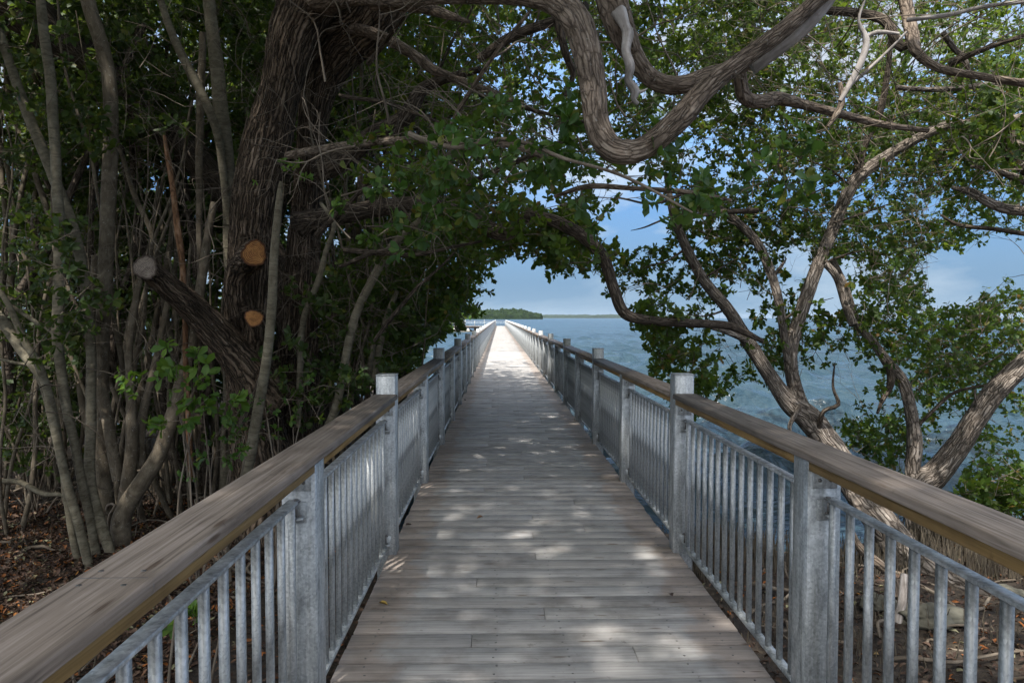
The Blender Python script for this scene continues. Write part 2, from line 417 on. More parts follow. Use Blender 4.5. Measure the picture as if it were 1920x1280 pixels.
def rosettes(mb, c, axis, k=7, size=.07, sv=.25, ratio=.55):
    """c (N,3) centres, axis (N,3)"""
    n = len(c)
    if n == 0: return
    axis = axis / (np.linalg.norm(axis, axis=1)[:, None] + 1e-9)
    ref = rng.normal(size=(n, 3)); u = np.cross(axis, ref); u /= np.linalg.norm(u, axis=1)[:, None] + 1e-9
    v = np.cross(axis, u)
    a = (np.arange(k) * 2.4)[None, :] + rng.uniform(0, 6.28, (n, 1)) + rng.normal(0, .25, (n, k))
    el = rng.uniform(R(25), R(95), (n, k))
    D = axis[:, None, :] * np.cos(el)[..., None] + np.sin(el)[..., None] * (u[:, None, :] * np.cos(a)[..., None] + v[:, None, :] * np.sin(a)[..., None])
    D[..., 2] -= .12
    NR = axis[:, None, :] * np.sin(el)[..., None] - np.cos(el)[..., None] * (u[:, None, :] * np.cos(a)[..., None] + v[:, None, :] * np.sin(a)[..., None])
    NR = NR + rng.normal(0, .35, NR.shape)
    sz = size if np.ndim(size) else np.full(n, size)
    B = np.repeat(c[:, None, :], k, 1) + axis[:, None, :] * (rng.uniform(-.5, .25, (n, k)) * sz[:, None])[..., None]
    ln = (sz[:, None] * rng.uniform(1 - sv, 1 + sv, (n, k))).ravel()
    keep = rng.uniform(size=n * k) < .88
    leaves(mb, B.reshape(-1, 3)[keep], D.reshape(-1, 3)[keep], NR.reshape(-1, 3)[keep], ln[keep], ln[keep] * rng.uniform(ratio * .85, ratio * 1.15, keep.sum()), droop=.12)
def tri_tubes(mb, P0, P1, P2, r0, r1):
    """many thin 3-sided two-piece twigs through P0,P1,P2"""
    n = len(P0)
    if n == 0: return
    d = P2 - P0; d /= np.linalg.norm(d, axis=1)[:, None] + 1e-9
    ref = np.where(np.abs(d[:, 2:3]) < .9, np.array([[0, 0, 1.]]), np.array([[1., 0, 0]]))
    u = np.cross(d, ref); u /= np.linalg.norm(u, axis=1)[:, None] + 1e-9; v = np.cross(d, u)
    rows = []
    for C, r in ((P0, r0), (P1, (r0 + r1) / 2), (P2, r1)):
        for a in (0, 2.094, 4.188):
            rows.append(C + (u * math.cos(a) + v * math.sin(a)) * (r[:, None]))
    V = np.stack(rows, 1)
    o = np.arange(n)[:, None] * 9
    q = []
    for s_ in (0, 3):
        for a in range(3):
            b = (a + 1) % 3; q.append(o + np.array([s_ + a, s_ + b, s_ + 3 + b, s_ + 3 + a]))
    mb.add(V.reshape(-1, 3), [np.concatenate(q)], V.reshape(-1, 3)[:, :2])

# ------------------------------------------------------------------ polygons
def inpoly(x, y, poly):
    poly = np.asarray(poly, float); res = np.zeros(len(x), bool)
    j = len(poly) - 1
    for i in range(len(poly)):
        xi, yi = poly[i]; xj, yj = poly[j]
        with np.errstate(divide='ignore', invalid='ignore'):
            c = ((yi > y) != (yj > y)) & (x < (xj - xi) * (y - yi) / (yj - yi + 1e-12) + xi)
        res ^= c; j = i
    return res
# open places where the photo shows sky, water or deck with no leaves in front
OPEN = [
    [(905, 592), (925, 545), (922, 500), (958, 482), (1010, 494), (1050, 530), (1100, 520), (1150, 575), (1215, 615), (1240, 690), (1260, 740), (1500, 850), (1620, 920), (1700, 960), (1950, 1010), (1950, 1300), (-20, 1300), (0, 1120), (400, 930), (700, 720), (790, 690), (812, 640), (850, 622), (872, 600)],
    [(1105, 405), (1160, 390), (1225, 372), (1262, 395), (1240, 450), (1180, 470), (1135, 455)],
    [(940, 352), (1010, 350), (1060, 372), (1020, 386), (960, 380)],
    [(1745, 498), (1800, 480), (1900, 455), (1900, 500), (1850, 545), (1800, 580), (1745, 570)],
    [(1345, 560), (1400, 545), (1440, 590), (1430, 640), (1370, 640)],
    [(1530, 530), (1575, 510), (1570, 580), (1530, 590)],
    [(1560, 640), (1640, 700), (1630, 780), (1560, 780), (1530, 700)],
    [(1500, 700), (1560, 780), (1600, 850), (1660, 900), (1640, 930), (1480, 850), (1380, 790), (1340, 740), (1420, 740)],
]
def cloudy(p, f=.9):
    return np.array([mnoise.noise(Vector(q) * f) for q in p])

class Crown:
    def __init__(s): s.leaf = MB(); s.twig = MB()
def sprays(cr, poly, d0, d1, n, size=.07, nros=(3, 6), k=7, thin=0.0, keep_open=True, up=.15, length=(.25, .55), power=1.0, zmin=None, freq=.9):
    poly = np.asarray(poly, float); lo = poly.min(0); hi = poly.max(0)
    pts = []
    while len(pts) < n:
        x = rng.uniform(lo[0], hi[0], n * 2); y = rng.uniform(lo[1], hi[1], n * 2)
        m = inpoly(x, y, poly)
        for a, b in zip(x[m], y[m]):
            Y = d0 + (d1 - d0) * rng.uniform() ** power
            pts.append(P(a, b, Y))
            if len(pts) >= n * 2: break
    pts = np.array(pts)
    if thin > -1:
        c = cloudy(pts, freq); pts = pts[c > thin + rng.normal(0, .12, len(pts))]
    pts = pts[:n]
    spray_at(cr, pts, size, nros, k, keep_open, up, length, zmin)
def spray_at(cr, pts, size=.07, nros=(3, 6), k=7, keep_open=True, up=.15, length=(.25, .55), zmin=None):
    if zmin is not None: pts = pts[pts[:, 2] > zmin]
    n = len(pts)
    if n == 0: return
    d = rng.normal(size=(n, 3)); d[:, 2] = d[:, 2] * .6 + up; d /= np.linalg.norm(d, axis=1)[:, None]
    ln = rng.uniform(*length, n)
    mid = pts + d * ln[:, None] * .5 + rng.normal(0, .04, (n, 3)); end = pts + d * ln[:, None]
    end[:, 2] += rng.normal(0, .05, n)
    ok = np.ones(n, bool)
    if keep_open:
        for q in (pts, mid, end):
            x, y, dd = project(q)
            for o in OPEN: ok &= ~(inpoly(x, y, o) & (dd > 0))
    pts, mid, end, d, ln = pts[ok], mid[ok], end[ok], d[ok], ln[ok]; n = len(pts)
    tri_tubes(cr.twig, pts, mid, end, rng.uniform(.003, .006, n), np.full(n, .0018))
    C = []; A = []
    for j in range(nros[1]):
        use = (j < nros[0]) | (rng.uniform(size=n) < .5)
        t = np.clip(1 - j * .2 + rng.normal(0, .05, n), 0, 1)[:, None]
        q = np.where(t < .5, pts + (mid - pts) * t * 2, mid + (end - mid) * (t - .5) * 2)
        a = d + rng.normal(0, .75 if j else .25, (n, 3)); a[:, 2] += .2
        a /= np.linalg.norm(a, axis=1)[:, None]
        off = a * rng.uniform(.03, .12, n)[:, None] * (1 if j else .2)
        tri_tubes(cr.twig, q[use], (q + off * .5)[use], (q + off)[use], np.full(use.sum(), .0022), np.full(use.sum(), .0014))
        C.append((q + off)[use]); A.append(a[use])
    C = np.concatenate(C); A = np.concatenate(A)
    rosettes(cr.leaf, C, A, k=k, size=size * rng.uniform(.75, 1.25, len(C)))
def bare_twigs(mb, poly, d0, d1, n, r=(.004, .012), ln=(.4, 1.4), dirb=(0, 0, .3), forks=2, wob=.04, openok=False, zmin=None):
    poly = np.asarray(poly, float); lo = poly.min(0); hi = poly.max(0); cnt = 0; tries = 0
    while cnt < n and tries < n * 20:
        tries += 1
        x = rng.uniform(lo[0], hi[0]); y = rng.uniform(lo[1], hi[1])
        if not inpoly(np.array([x]), np.array([y]), poly)[0]: continue
        p = P(x, y, rng.uniform(d0, d1))
        if zmin is not None and p[2] < zmin: continue
        stack = [(p, rng.normal(size=3) * .6 + np.array(dirb), rng.uniform(*ln), rng.uniform(*r), 0)]
        while stack:
            p0, d, l, rr, dep = stack.pop()
            d = d / np.linalg.norm(d); pts = [(*p0, rr)]; q = p0.copy(); dd = d.copy(); m = 5
            for j in range(m):
                dd = dd + rng.normal(0, .22, 3); dd /= np.linalg.norm(dd); q = q + dd * l / m
                pts.append((*q, rr * (1 - .7 * (j + 1) / m)))
                if dep < forks and j >= 1 and rng.uniform() < .55:
                    stack.append((q.copy(), dd + rng.normal(0, .6, 3), l * rng.uniform(.4, .7), rr * .55, dep + 1))
            pa = np.array(pts)
            if not openok:
                X, Y_, D_ = project(pa[:, :3])
                if any((inpoly(X, Y_, o) & (D_ > 0)).any() for o in OPEN): continue
            tube(mb, pa, seg=5 if rr > .008 else 3, step=.12, cap=False, lump=0, seed=int(rng.integers(1e6)))
        cnt += 1

# ================================================================== SETTING
WATER_Z = -.95
def sstep(a, b, x):
    t = np.clip((x - a) / (b - a), 0, 1); return t * t * (3 - 2 * t)
def terrain(x, y):
    nz = .45 * np.sin(x * 1.3 + .5) + .3 * np.sin(x * 2.9 + 1) + .15 * np.sin(x * 6.1)
    right = 7.0 + nz * .5 + .12 * np.maximum(x - 3, 0)
    left = 24 + nz * 2
    wl = sstep(-.9, -1.9, x + .25 * np.sin(y * 1.7))
    shore = right * (1 - wl) + left * wl
    mid = np.exp(-((x - .1) / 1.2) ** 2) * 1.2
    t = shore - mid - y
    z = -.80 - .28 * sstep(.8, -.6, t) - .9 * sstep(-.5, -4, t)
    z = z + .035 * np.sin(x * 2.1 + y * 1.3) + .03 * np.sin(x * 4.7 - y * 3.9 + 1) + .018 * np.sin(x * 9.1 + y * 8.3)
    return z
def grid(name, xs, ys, fz, m, kind='structure', smooth=True):
    X, Y = np.meshgrid(xs, ys); Z = fz(X, Y)
    mb = MB(); nx, ny = len(xs), len(ys)
    i = np.arange(ny - 1)[:, None] * nx; j = np.arange(nx - 1)[None]
    mb.add(np.stack([X, Y, Z], 2).reshape(-1, 3), [np.stack([i + j, i + j + 1, i + nx + j + 1, i + nx + j], 2).reshape(-1, 4)])
    o = mb.build(name, m, smooth=smooth); o['kind'] = kind; return o
def dens(a, b, c, n1, far, n2):
    """dense from b to c, geometric outwards to a and far"""
    mid = np.linspace(b, c, n1)
    lo = b - np.geomspace(.3, b - a, n2)[::-1] if b > a else np.zeros(0)
    hi = c + np.geomspace(.3, far - c, n2)
    return np.concatenate([lo, mid, hi])
grid('ground', dens(-60, -12, 10, 260, 40, 20), dens(-20, -2, 20, 260, 34, 16), terrain, M['ground'])

wr = np.random.default_rng(3)
WAVES = []
for i in range(46):
    lam = float(np.exp(wr.uniform(math.log(.28), math.log(4.2)))); th = R(-82) + wr.normal(0, .38)
    WAVES.append((2 * math.pi / lam, math.cos(th), math.sin(th), wr.uniform(0, 6.28), .019 * lam ** .9 * (1.7 if lam > 1.2 else 1)))
def waterh(X, Y):
    Z = np.zeros_like(X)
    fade = 1 / (1 + np.maximum(np.hypot(X, Y) - 40, 0) / 60)
    amp = .35 + .65 * sstep(5, 16, Y)
    for k, cx, cy, ph, a in WAVES:
        q = k * (X * cx + Y * cy) + ph + .6 * np.sin(.35 * k * (X * cy - Y * cx) + ph * 2)
        Z += a * (1 - 2 * np.abs(np.sin(q / 2)) ** 1.4) * np.where(k > 9, np.clip(1 - (np.hypot(X, Y) - 20) / 40, 0, 1), 1)
    return WATER_Z + Z * amp * fade
xs = np.concatenate([-np.geomspace(14, 9000, 60)[::-1], np.linspace(-13.8, 26, 560), np.geomspace(26.3, 12000, 90)])
ys = np.concatenate([[-300, -60, -20, -8], np.linspace(2.5, 12, 190), 12 * np.geomspace(1.004, 1000, 520)])
grid('water', xs, ys, waterh, M['water'])

# ------------------------------------------------------------------ boardwalk deck
DX0, DX1, DEND = -.70, 1.145, 128.0
PITCHB = .140
def deck_boards():
    mb = MB(); rr = random.Random(5); y = -4.2; i = 0
    while y < DEND:
        y1 = y + PITCHB - .0125
        cuts = [DX0 + rr.uniform(-.006, .004), DX1 + rr.uniform(-.004, .006)]
        if i % 3 == 0: cuts.insert(1, .25 + rr.choice((-.38, -.02, .0, .36)))
        elif i % 3 == 1 and rr.random() < .5: cuts.insert(1, .25 + rr.choice((-.38, .36)))
        dz = rr.uniform(-.0025, .0015)
        for a, b in zip(cuts[:-1], cuts[1:]):
            mb.box((a + .001, y, -.036), (b - .001, y1, dz), ch=.003 if y < 30 else 0)
        if y < 16:
            for sx in (-.58, -.02, .30, .82, 1.05):
                for sy in (.035, .105):
                    mb.cyl((sx + rr.uniform(-.012, .012), y + sy, dz + .0003), 2, .0055, .0006, 6, mi=1)
        y += PITCHB; i += 1
    return mb
deck = deck_boards().build('boardwalk_deck', [M['deck'], M['bolt']], recalc=False); deck['kind'] = 'structure'
mb = MB()
for x in (-.66, -.05, .5, 1.03): mb.box((x, -4.2, -.24), (x + .05, DEND, -.040))
o = mb.build('deck_joists', M['joist']); o['kind'] = 'structure'
mb = MB()
for y in np.arange(1.0, DEND, 3.744):
    mb.box((-.72, y, -.44), (1.17, y + .12, -.243))
    for x in (-.55, .9):
        mb.cyl((x, y + .06, -2.2), 2, .11, 1.757, 14)
o = mb.build('deck_piles', M['joist'], smooth=False); o['kind'] = 'structure'

# ------------------------------------------------------------------ railings
S = 1.872; Y0 = 4.30; PW = .122
KS = range(-4, 66)
def post_mesh(tall):
    mb = MB(); top = 1.137 if tall else .985
    mb.box((-PW / 2, 0, -.42), (PW / 2, PW, top), ch=.004)
    if tall: mb.box((-PW / 2 - .002, -.002, top - .0005), (PW / 2 + .002, PW + .002, top + .006), ch=.002)
    return mb
def baluster_mb(mb, x, y, z0=.055, z1=.845, w=.0105): mb.box((x - w, y - w, z0), (x + w, y + w, z1), ch=.0)
def near_details(post, k, sgn):
    """bracket plates, bolts on a near post; children of the post (post local space)"""
    b = MB(); b.box((-.045, -.004, .885), (.045, -.0005, .945), ch=.001); p = b.build('bracket', M['steel'], post)
    for dx in (-.02, .02):
        q = MB(); q.cyl((dx, -.0045, .915), 1, .0065, -.005, 8); q.build('bolt', M['bolt'], p if False else post)
    for z in (.80, .075):
        b = MB(); b.box((-.028, -.005, z - .03), (.028, -.0005, z + .045), ch=.001)
        b.box((-.004, -.04, z - .012), (.024, -.005, z - .006)); b.build('bracket', M['steel'], post)
        q = MB(); q.cyl((.006, -.012, z - .004), 1, .006, .012, 8); q.cyl((0.0, -.03, z + .052), 2, .016, .003, 14); q.cyl((0.0, -.03, z + .055), 2, .009, .007, 6); q.cyl((0, -.03, z), 2, .005, .05, 8)
        q.build('bolt', M['bolt'], post)
pt, ps = post_mesh(True).build('post', M['steel']).data, post_mesh(False).build('post', M['steel']).data
for o in list(bpy.data.objects):
    if o.type == 'MESH' and o.data in (pt, ps) : bpy.data.objects.remove(o)
def panel_mesh(withb):
    mb = MB(); y0, y1 = PW + .012, S - .012
    mb.box((-.021, y0, .845), (.021, y1, .857), ch=.002)
    mb.box((-.019, y0, .036), (.019, y1, .055), ch=.002)
    n = 14
    for i in (0, n):    # end stiles
        yy = y0 + .03 + (y1 - y0 - .06) * i / n
        baluster_mb(mb, 0, yy)
    return mb
pm = panel_mesh(False).build('tmp', M['steel']); panel_me = pm.data; bpy.data.objects.remove(pm)
mb = MB(); bys = [PW + .042 + (S - .024 - PW - .06) * i / 14 for i in range(1, 14)]
for yy in bys: baluster_mb(mb, 0, yy)
tmp = mb.build('tmp', M['steel']); balset_me = tmp.data; bpy.data.objects.remove(tmp)
mb = MB(); baluster_mb(mb, 0, 0); tmp = mb.build('tmp', M['steel']); bal_me = tmp.data; bpy.data.objects.remove(tmp)
def inst(name, me, parent, loc):
    o = bpy.data.objects.new(name, me); COL.objects.link(o); o.location = loc; o.parent = parent; return o
def railing(xp, sgn, label):
    root = thing('railing', label, 'railing', (xp, 0, 0), 'railings of the boardwalk')
    pxo = sgn * .012      # posts sit slightly nearer the deck than the panels
    for k in KS:
        y = Y0 + k * S; tall = k % 2 == 0
        p = inst('post', pt if tall else ps, root, (pxo, y, 0))
        if -3 < k < 8: near_details(p, k, sgn)
        if k == KS[-1]: break
        pn = inst('infill_panel', panel_me, root, (0, y, 0))
        if -3 <= k < 4:
            for yy in bys: inst('baluster', bal_me, pn, (0, yy, 0))
        else:
            b = inst('balusters', balset_me, pn, (0, 0, 0)); b['kind'] = 'stuff'
        f = MB(); f.box((pxo - PW / 2 + .002, y + PW + .001, .950), (pxo + PW / 2 - .002, y + S - .001, .9875), ch=.002)
        f.build('support_board', M['pine'], root)
        if tall:
            ya, yb = y + PW + .002, min(y + 2 * S, Y0 + KS[-1] * S) - .002
            cuts = [ya, yb]
            if sgn > 0 and k == -2:
                j_ = MB(); j_.box((pxo - .066, 1.259, 1.0195), (pxo + .066, 1.2612, 1.0204)); j_.box((pxo + .0745, 1.259, .995), (pxo + .0763, 1.2612, 1.009))
                for yy in (1.225, 1.295):
                    for dx in (-.04, .04): j_.cyl((pxo + dx, yy, 1.0203), 2, .005, .0006, 8)
                j_.build('joint', M['bolt'], root)
            for c0, c1 in zip(cuts[:-1], cuts[1:]):
                h = MB(); prof = rail_profile(pxo)
                n = len(prof); c1 = c1 - (.0025 if c1 != yb else 0)
                for seg in range(1):
                    V = np.array([(a, c0, b) for a, b in prof] + [(a, c1, b) for a, b in prof]); i = np.arange(n); j = (i + 1) % n
                    h.add(V, [np.stack([i, j, j + n, i + n], 1)[:, ::-1], np.arange(n)[None], (np.arange(n) + n)[None, ::-1]])
                for ys_ in ([c0 + .03, c1 - .03] if y < 12 else []):
                    for dx in (-.045, .045): h.cyl((pxo + dx, ys_, 1.0203), 2, .005, .0006, 8, mi=1)
                h.build('handrail', [M['rail'], M['bolt']], root, recalc=True)
    return root
def rail_profile(cx, w=.152, z0=.988, z1=1.020, r=.011):
    out = []
    for cxx, cz, a0 in ((w / 2 - r, z1 - r, 0), (-w / 2 + r, z1 - r, 90), (-w / 2 + r * .5, z0 + r * .5, 180), (w / 2 - r * .5, z0 + r * .5, 270)):
        rr = r if a0 < 180 else r * .5
        for a in np.linspace(a0, a0 + 90, 5): out.append((cx + cxx + rr * math.cos(R(a)), cz + rr * math.sin(R(a))))
    return out
railing(-.728, 1, 'long steel and timber railing along the left edge of the boardwalk, beside the trees')
railing(1.188, -1, 'long steel and timber railing along the right edge of the boardwalk, beside open water')

# far end: cross rail, wing platform with its railing, piles
def cross_railing(x0, x1, y, label, name='railing'):
    root = thing(name, label, 'railing', (x0, y, 0), 'railings of the boardwalk')
    n = max(1, round((x1 - x0) / S)); w = (x1 - x0) / n
    for i in range(n + 1):
        b = MB(); b.box((i * w - .06, -.06, -.25), (i * w + .06, .06, 1.137 if i % 2 == 0 else .985), ch=.004); b.build('post', M['steel'], root)
    for i in range(n):
        b = MB(); b.box((i * w + .07, -.02, .845), ((i + 1) * w - .07, .02, .857)); b.box((i * w + .07, -.02, .036), ((i + 1) * w - .07, .02, .055))
        for t in np.linspace(.1, w - .1, 14): b.box((i * w + t - .0125, -.0125, .055), (i * w + t + .0125, .0125, .845))
        b.build('infill_panel', M['steel'], root)
    b = MB(); b.box((.06, -.076, .97), (n * w - .06, .076, 1.02), ch=.008); b.build('handrail', M['rail'], root)
    return root
cross_railing(-.66, 1.12, 128.3, 'short steel railing closing the far end of the boardwalk')
cross_railing(-9.6, -.95, 123.0, 'steel railing of the far side platform, seen left of the boardwalk end')
mb = MB()
for y in np.arange(122.8, 128.2, PITCHB): mb.box((-9.7, y, -.036), (-.72, y + PITCHB - .0055, 0))
o = mb.build('platform_deck', M['deck']); o['kind'] = 'structure'
mb = MB()
mb.box((-9.7, 122.9, -.34), (-.8, 123.05, -.040)); mb.box((-9.7, 127.9, -.34), (-.8, 128.05, -.040))
for x in (-9.0, -6.7, -4.4, -2.1):
    for y in (123.4, 127.5): mb.box((x - .16, y - .16, -2.2), (x + .16, y + .16, -.343))
o = mb.build('platform_beams', M['joist']); o['kind'] = 'structure'
for i, x in enumerate((-8.1, -5.6, -3.2)):
    b = MB(); b.cyl((x, 122.6, -1.1), 2, .42, .55, 18, r2=.2); b.cyl((x, 122.6, -.55), 2, .2, .18, 18, r2=.12)
    tag(b.build('pile_cap', M['concrete']), ['leftmost white conical pile cap under the far platform', 'middle white conical pile cap under the far platform', 'rightmost white conical pile cap under the far platform'][i], 'pile cap', 'white pile caps under the far platform')

# rocky bank by the platform, far islands
def blob(name, cx, cy, z0, ax, ay, h, m, n=120, rough=.12, seed=0, f=.35, prof=.5):
    xs_ = np.linspace(-1, 1, n); X, Y = np.meshgrid(xs_, xs_ if ay > ax * .3 else xs_)
    rr = np.sqrt(np.clip(1 - X ** 2 - Y ** 2, 0, 1)) ** prof
    PX = cx + X * ax; PY = cy + Y * ay
    nz = np.array([mnoise.fractal(Vector((a * f / 4, b * f / 4, seed)), .9, 2.1, 6) for a, b in zip(PX.ravel(), PY.ravel())]).reshape(X.shape)
    nz2 = np.array([abs(mnoise.noise(Vector((a * f, b * f, seed + 5)))) for a, b in zip(PX.ravel(), PY.ravel())]).reshape(X.shape)
    Z = z0 + h * rr * (1 + rough * 1.6 * nz + rough * 1.5 * (nz2 - .3)) - 1.5 * (rr <= 0)
    mb_ = MB(); i = np.arange(n - 1)[:, None] * n; j = np.arange(n - 1)[None]
    mb_.add(np.stack([PX, PY, Z], 2).reshape(-1, 3), [np.stack([i + j, i + j + 1, i + n + j + 1, i + n + j], 2).reshape(-1, 4)])
    return mb_.build(name, m, smooth=False)
o = blob('mangrove_island', -15, 1290, WATER_Z - 2, 98, 60, 18.5, M['island'], n=200, rough=.22, f=.22, prof=.45)
tag(o, 'low green mangrove island on the water beyond the end of the boardwalk', 'wooded island', kind='stuff')
o = blob('distant_shore', 850, 6200, WATER_Z - 5, 1050, 200, 36, M['island'], n=160, rough=.14, f=.02, prof=.25)
tag(o, 'thin dark green wooded shore on the horizon right of the island', 'wooded shore', kind='stuff')
o = blob('bank', -13, 124, WATER_Z - .6, 9.5, 7, .95, M['rock'], n=60, rough=.3, f=1.0); o['kind'] = 'structure'

# ================================================================== TREES
BR = {}
class Tree:
    def __init__(s, name, label, base, group=None, cat='tree'):
        s.root = thing(name, label, cat, base, group); s.base = np.array(base, float); s.cr = Crown(); s.i = 0; s.name = name
        s.tw = s.cr.twig
    rs = 1.0
    def limb(s, pp, m, part='branch', seg=14, ridge=0., nr=7, wob=0., step=.06, label=None, world=False, cut=None, lump=.08, cap=True):
        mb_ = MB(); pts = np.array(pp, float) if world else path(pp)
        pts[:, 3] *= s.rs
        s.i += 1
        p, t = tube(mb_, pts, seg=seg, step=step, wob=wob, ridge=ridge, nr=nr, seed=s.i * 17 + len(s.name), capmi=1 if cut else None, lump=lump, cap=cap)
        o = mb_.build(part, [m, cut] if cut else m, s.root, smooth=True, loc=None)
        o.location = -Vector(s.root.location); 
        if label: o['label'] = label
        return p
    def finish(s, leafm, twigm, leafname='crown'):
        if s.cr.leaf.n:
            o = s.cr.leaf.build(leafname, leafm, s.root); o.location = -Vector(s.root.location)
        for mb_ in (s.cr.twig,):
            if mb_.n:
                o = mb_.build('twigs', twigm, s.root, smooth=True); o.location = -Vector(s.root.location); o['kind'] = 'stuff'

# ---- 1. old tree on the left with the sawn limbs
T = Tree('mangrove_tree', 'huge old furrowed tree left of the boardwalk with orange sawn limb stumps', tuple(P(505, 1030, 7.2)))
OLD = T
T.limb([(530, 1120, 7.0, 120), (520, 1000, 7.05, 74), (490, 850, 7.1, 54), (472, 720, 7.1, 44), (462, 600, 7.1, 38), (468, 480, 7.1, 38), (476, 380, 7.0, 40), (500, 270, 7.0, 43), (528, 160, 6.9, 36), (552, 60, 6.8, 44), (600, -40, 6.7, 50), (640, -160, 6.6, 50)], M['bark_old'], 'trunk', seg=96, ridge=.07, nr=15, step=.03, lump=.05)
T.limb([(560, 1120, 7.5, 90), (556, 900, 7.6, 50), (556, 760, 7.6, 40), (560, 640, 7.6, 33), (568, 500, 7.6, 29), (578, 380, 7.6, 26), (585, 260, 7.5, 24), (598, 170, 7.4, 30), (636, 90, 7.2, 42), (690, 40, 7.0, 44), (750, -50, 6.8, 40)], M['bark_old'], 'trunk', seg=72, ridge=.07, nr=13, step=.03, lump=.05)
T.limb([(500, 760, 6.9, 60), (458, 690, 6.75, 38), (408, 630, 6.6, 30), (355, 574, 6.4, 26), (310, 535, 6.2, 22), (287, 513, 6.05, 22), (272, 501, 5.93, 23)], M['bark_old'], 'branch', seg=48, ridge=.10, nr=11, step=.03, cut=M['cut_old'], label='grey sawn branch stub pointing left')
T.limb([(455, 600, 6.95, 26), (444, 540, 6.75, 24), (452, 500, 6.6, 23), (468, 482, 6.35, 25), (475, 476, 6.2, 25), (478, 474, 6.13, 23)], M['bark_old'], 'branch', seg=40, ridge=.08, nr=9, step=.03, cut=M['cut'], label='upper stump with round orange sawn face')
T.limb([(470, 690, 6.95, 24), (482, 640, 6.8, 22), (482, 612, 6.55, 19), (476, 596, 6.4, 17)], M['bark_old'], 'branch', seg=32, ridge=.08, nr=9, step=.03, cut=M['cut'], label='lower stump with small orange sawn face')
T.limb([(505, 560, 6.7, 8), (492, 700, 6.6, 7), (440, 820, 6.5, 6)], M['bark_dark'], 'branch', seg=8)
# overhead limbs
T.limb([(585, 0, 6.75, 34), (660, -16, 6.0, 24), (780, -16, 5.0, 20), (900, -14, 4.4, 20), (1010, -4, 4.1, 21), (1070, 30, 4.0, 26), (1098, 90, 3.95, 25), (1113, 165, 3.9, 23), (1122, 235, 3.85, 23), (1150, 280, 3.8, 25), (1205, 278, 3.8, 22), (1270, 225, 3.8, 23), (1325, 165, 3.8, 20), (1395, 112, 3.8, 17), (1465, 60, 3.8, 16), (1545, -10, 3.8, 14), (1640, -90, 3.7, 12)], M['bark_limb'], seg=56, ridge=.05, nr=11, step=.02, label='thick hanging limb bent like a hook over the boardwalk', lump=.11)
T.limb([(1130, -60, 4.3, 26), (1160, 40, 4.3, 24), (1188, 105, 4.35, 17), (1225, 150, 4.4, 15), (1275, 160, 4.4, 15), (1330, 140, 4.4, 13), (1400, 120, 4.4, 12), (1470, 75, 4.4, 12), (1560, -20, 4.4, 12)], M['bark_limb'], seg=32, ridge=.08, nr=9, step=.03)
T.limb([(1410, 128, 4.0, 12), (1470, 82, 3.95, 13), (1520, 40, 3.9, 12), (1575, -30, 3.9, 12)], M['bark_pale'], seg=20, step=.04, label='bleached grey limb in the upper right')
T.limb([(1160, 22, 4.2, 13), (1172, 48, 4.16, 8), (1178, 66, 4.15, 9), (1174, 95, 4.12, 7), (1182, 125, 4.1, 8), (1178, 150, 4.1, 6.5), (1190, 170, 4.1, 8), (1188, 186, 4.1, 5), (1196, 196, 4.1, 3.5)], M['bark_pale'], seg=20, ridge=.16, nr=4, step=.012, label='white broken snag hanging down')
T.limb([(1190, 172, 4.1, 4), (1203, 172, 4.1, 3), (1214, 166, 4.12, 1)], M['bark_pale'], seg=8, step=.02)
T.limb([(1385, 130, 4.6, 12), (1395, 180, 4.7, 13), (1430, 190, 4.8, 12), (1460, 185, 4.9, 12), (1520, 200, 5.0, 9), (1580, 215, 5.1, 8), (1660, 235, 5.2, 6), (1740, 245, 5.3, 4)], M['bark_limb'], seg=18, ridge=.06, step=.04)
T.limb([(560, 420, 7.4, 22), (640, 402, 7.2, 16), (720, 388, 6.9, 14), (800, 384, 6.6, 12), (870, 405, 6.3, 13), (920, 430, 6.2, 14), (955, 436, 6.1, 13), (985, 408, 6.1, 12), (1035, 412, 6.0, 12), (1090, 440, 6.0, 13), (1130, 480, 5.95, 12), (1150, 540, 5.9, 11), (1172, 588, 5.9, 11), (1225, 602, 5.9, 9), (1300, 606, 6.0, 8), (1370, 612, 6.1, 7), (1430, 640, 6.2, 4)], M['bark_dark'], seg=26, ridge=.06, nr=7, step=.03, label='dark snaking branch crossing low over the boardwalk')
T.limb([(600, 320, 7.3, 22), (640, 300, 7.1, 20), (700, 252, 6.8, 17), (758, 220, 6.6, 16), (790, 170, 6.5, 13), (830, 150, 6.4, 9), (900, 130, 6.2, 6)], M['bark_dark'], seg=22, ridge=.06, step=.04)
T.limb([(600, 60, 7.1, 20), (660, 55, 6.9, 12), (720, 70, 6.7, 11), (780, 105, 6.5, 10), (820, 135, 6.4, 9), (900, 165, 6.2, 6), (960, 190, 6, 4)], M['bark_limb'], seg=16, step=.05)
T.limb([(700, 5, 6.0, 14), (780, 10, 5.6, 12), (840, 30, 5.2, 8), (880, 42, 5.0, 3)], M['bark_limb'], seg=14, step=.05)
T.limb([(540, 292, 6.6, 7), (640, 275, 6.0, 7), (770, 262, 5.2, 7), (900, 266, 4.8, 7), (970, 275, 4.6, 6), (1035, 302, 4.5, 5), (1060, 330, 4.4, 3)], M['bark_limb'], seg=12, step=.04, wob=.01, label='long thin bare branch stretched sideways over the path')
T.limb([(900, 110, 6, 9), (960, 70, 5.8, 10), (1040, 40, 5.6, 9), (1100, 10, 5.4, 8)], M['bark_dark'], seg=12, step=.05)
T.limb([(835, 255, 5.6, 3), (870, 190, 5.4, 4), (930, 100, 5.2, 4), (995, 20, 5.0, 3)], M['bark_limb'], seg=8)
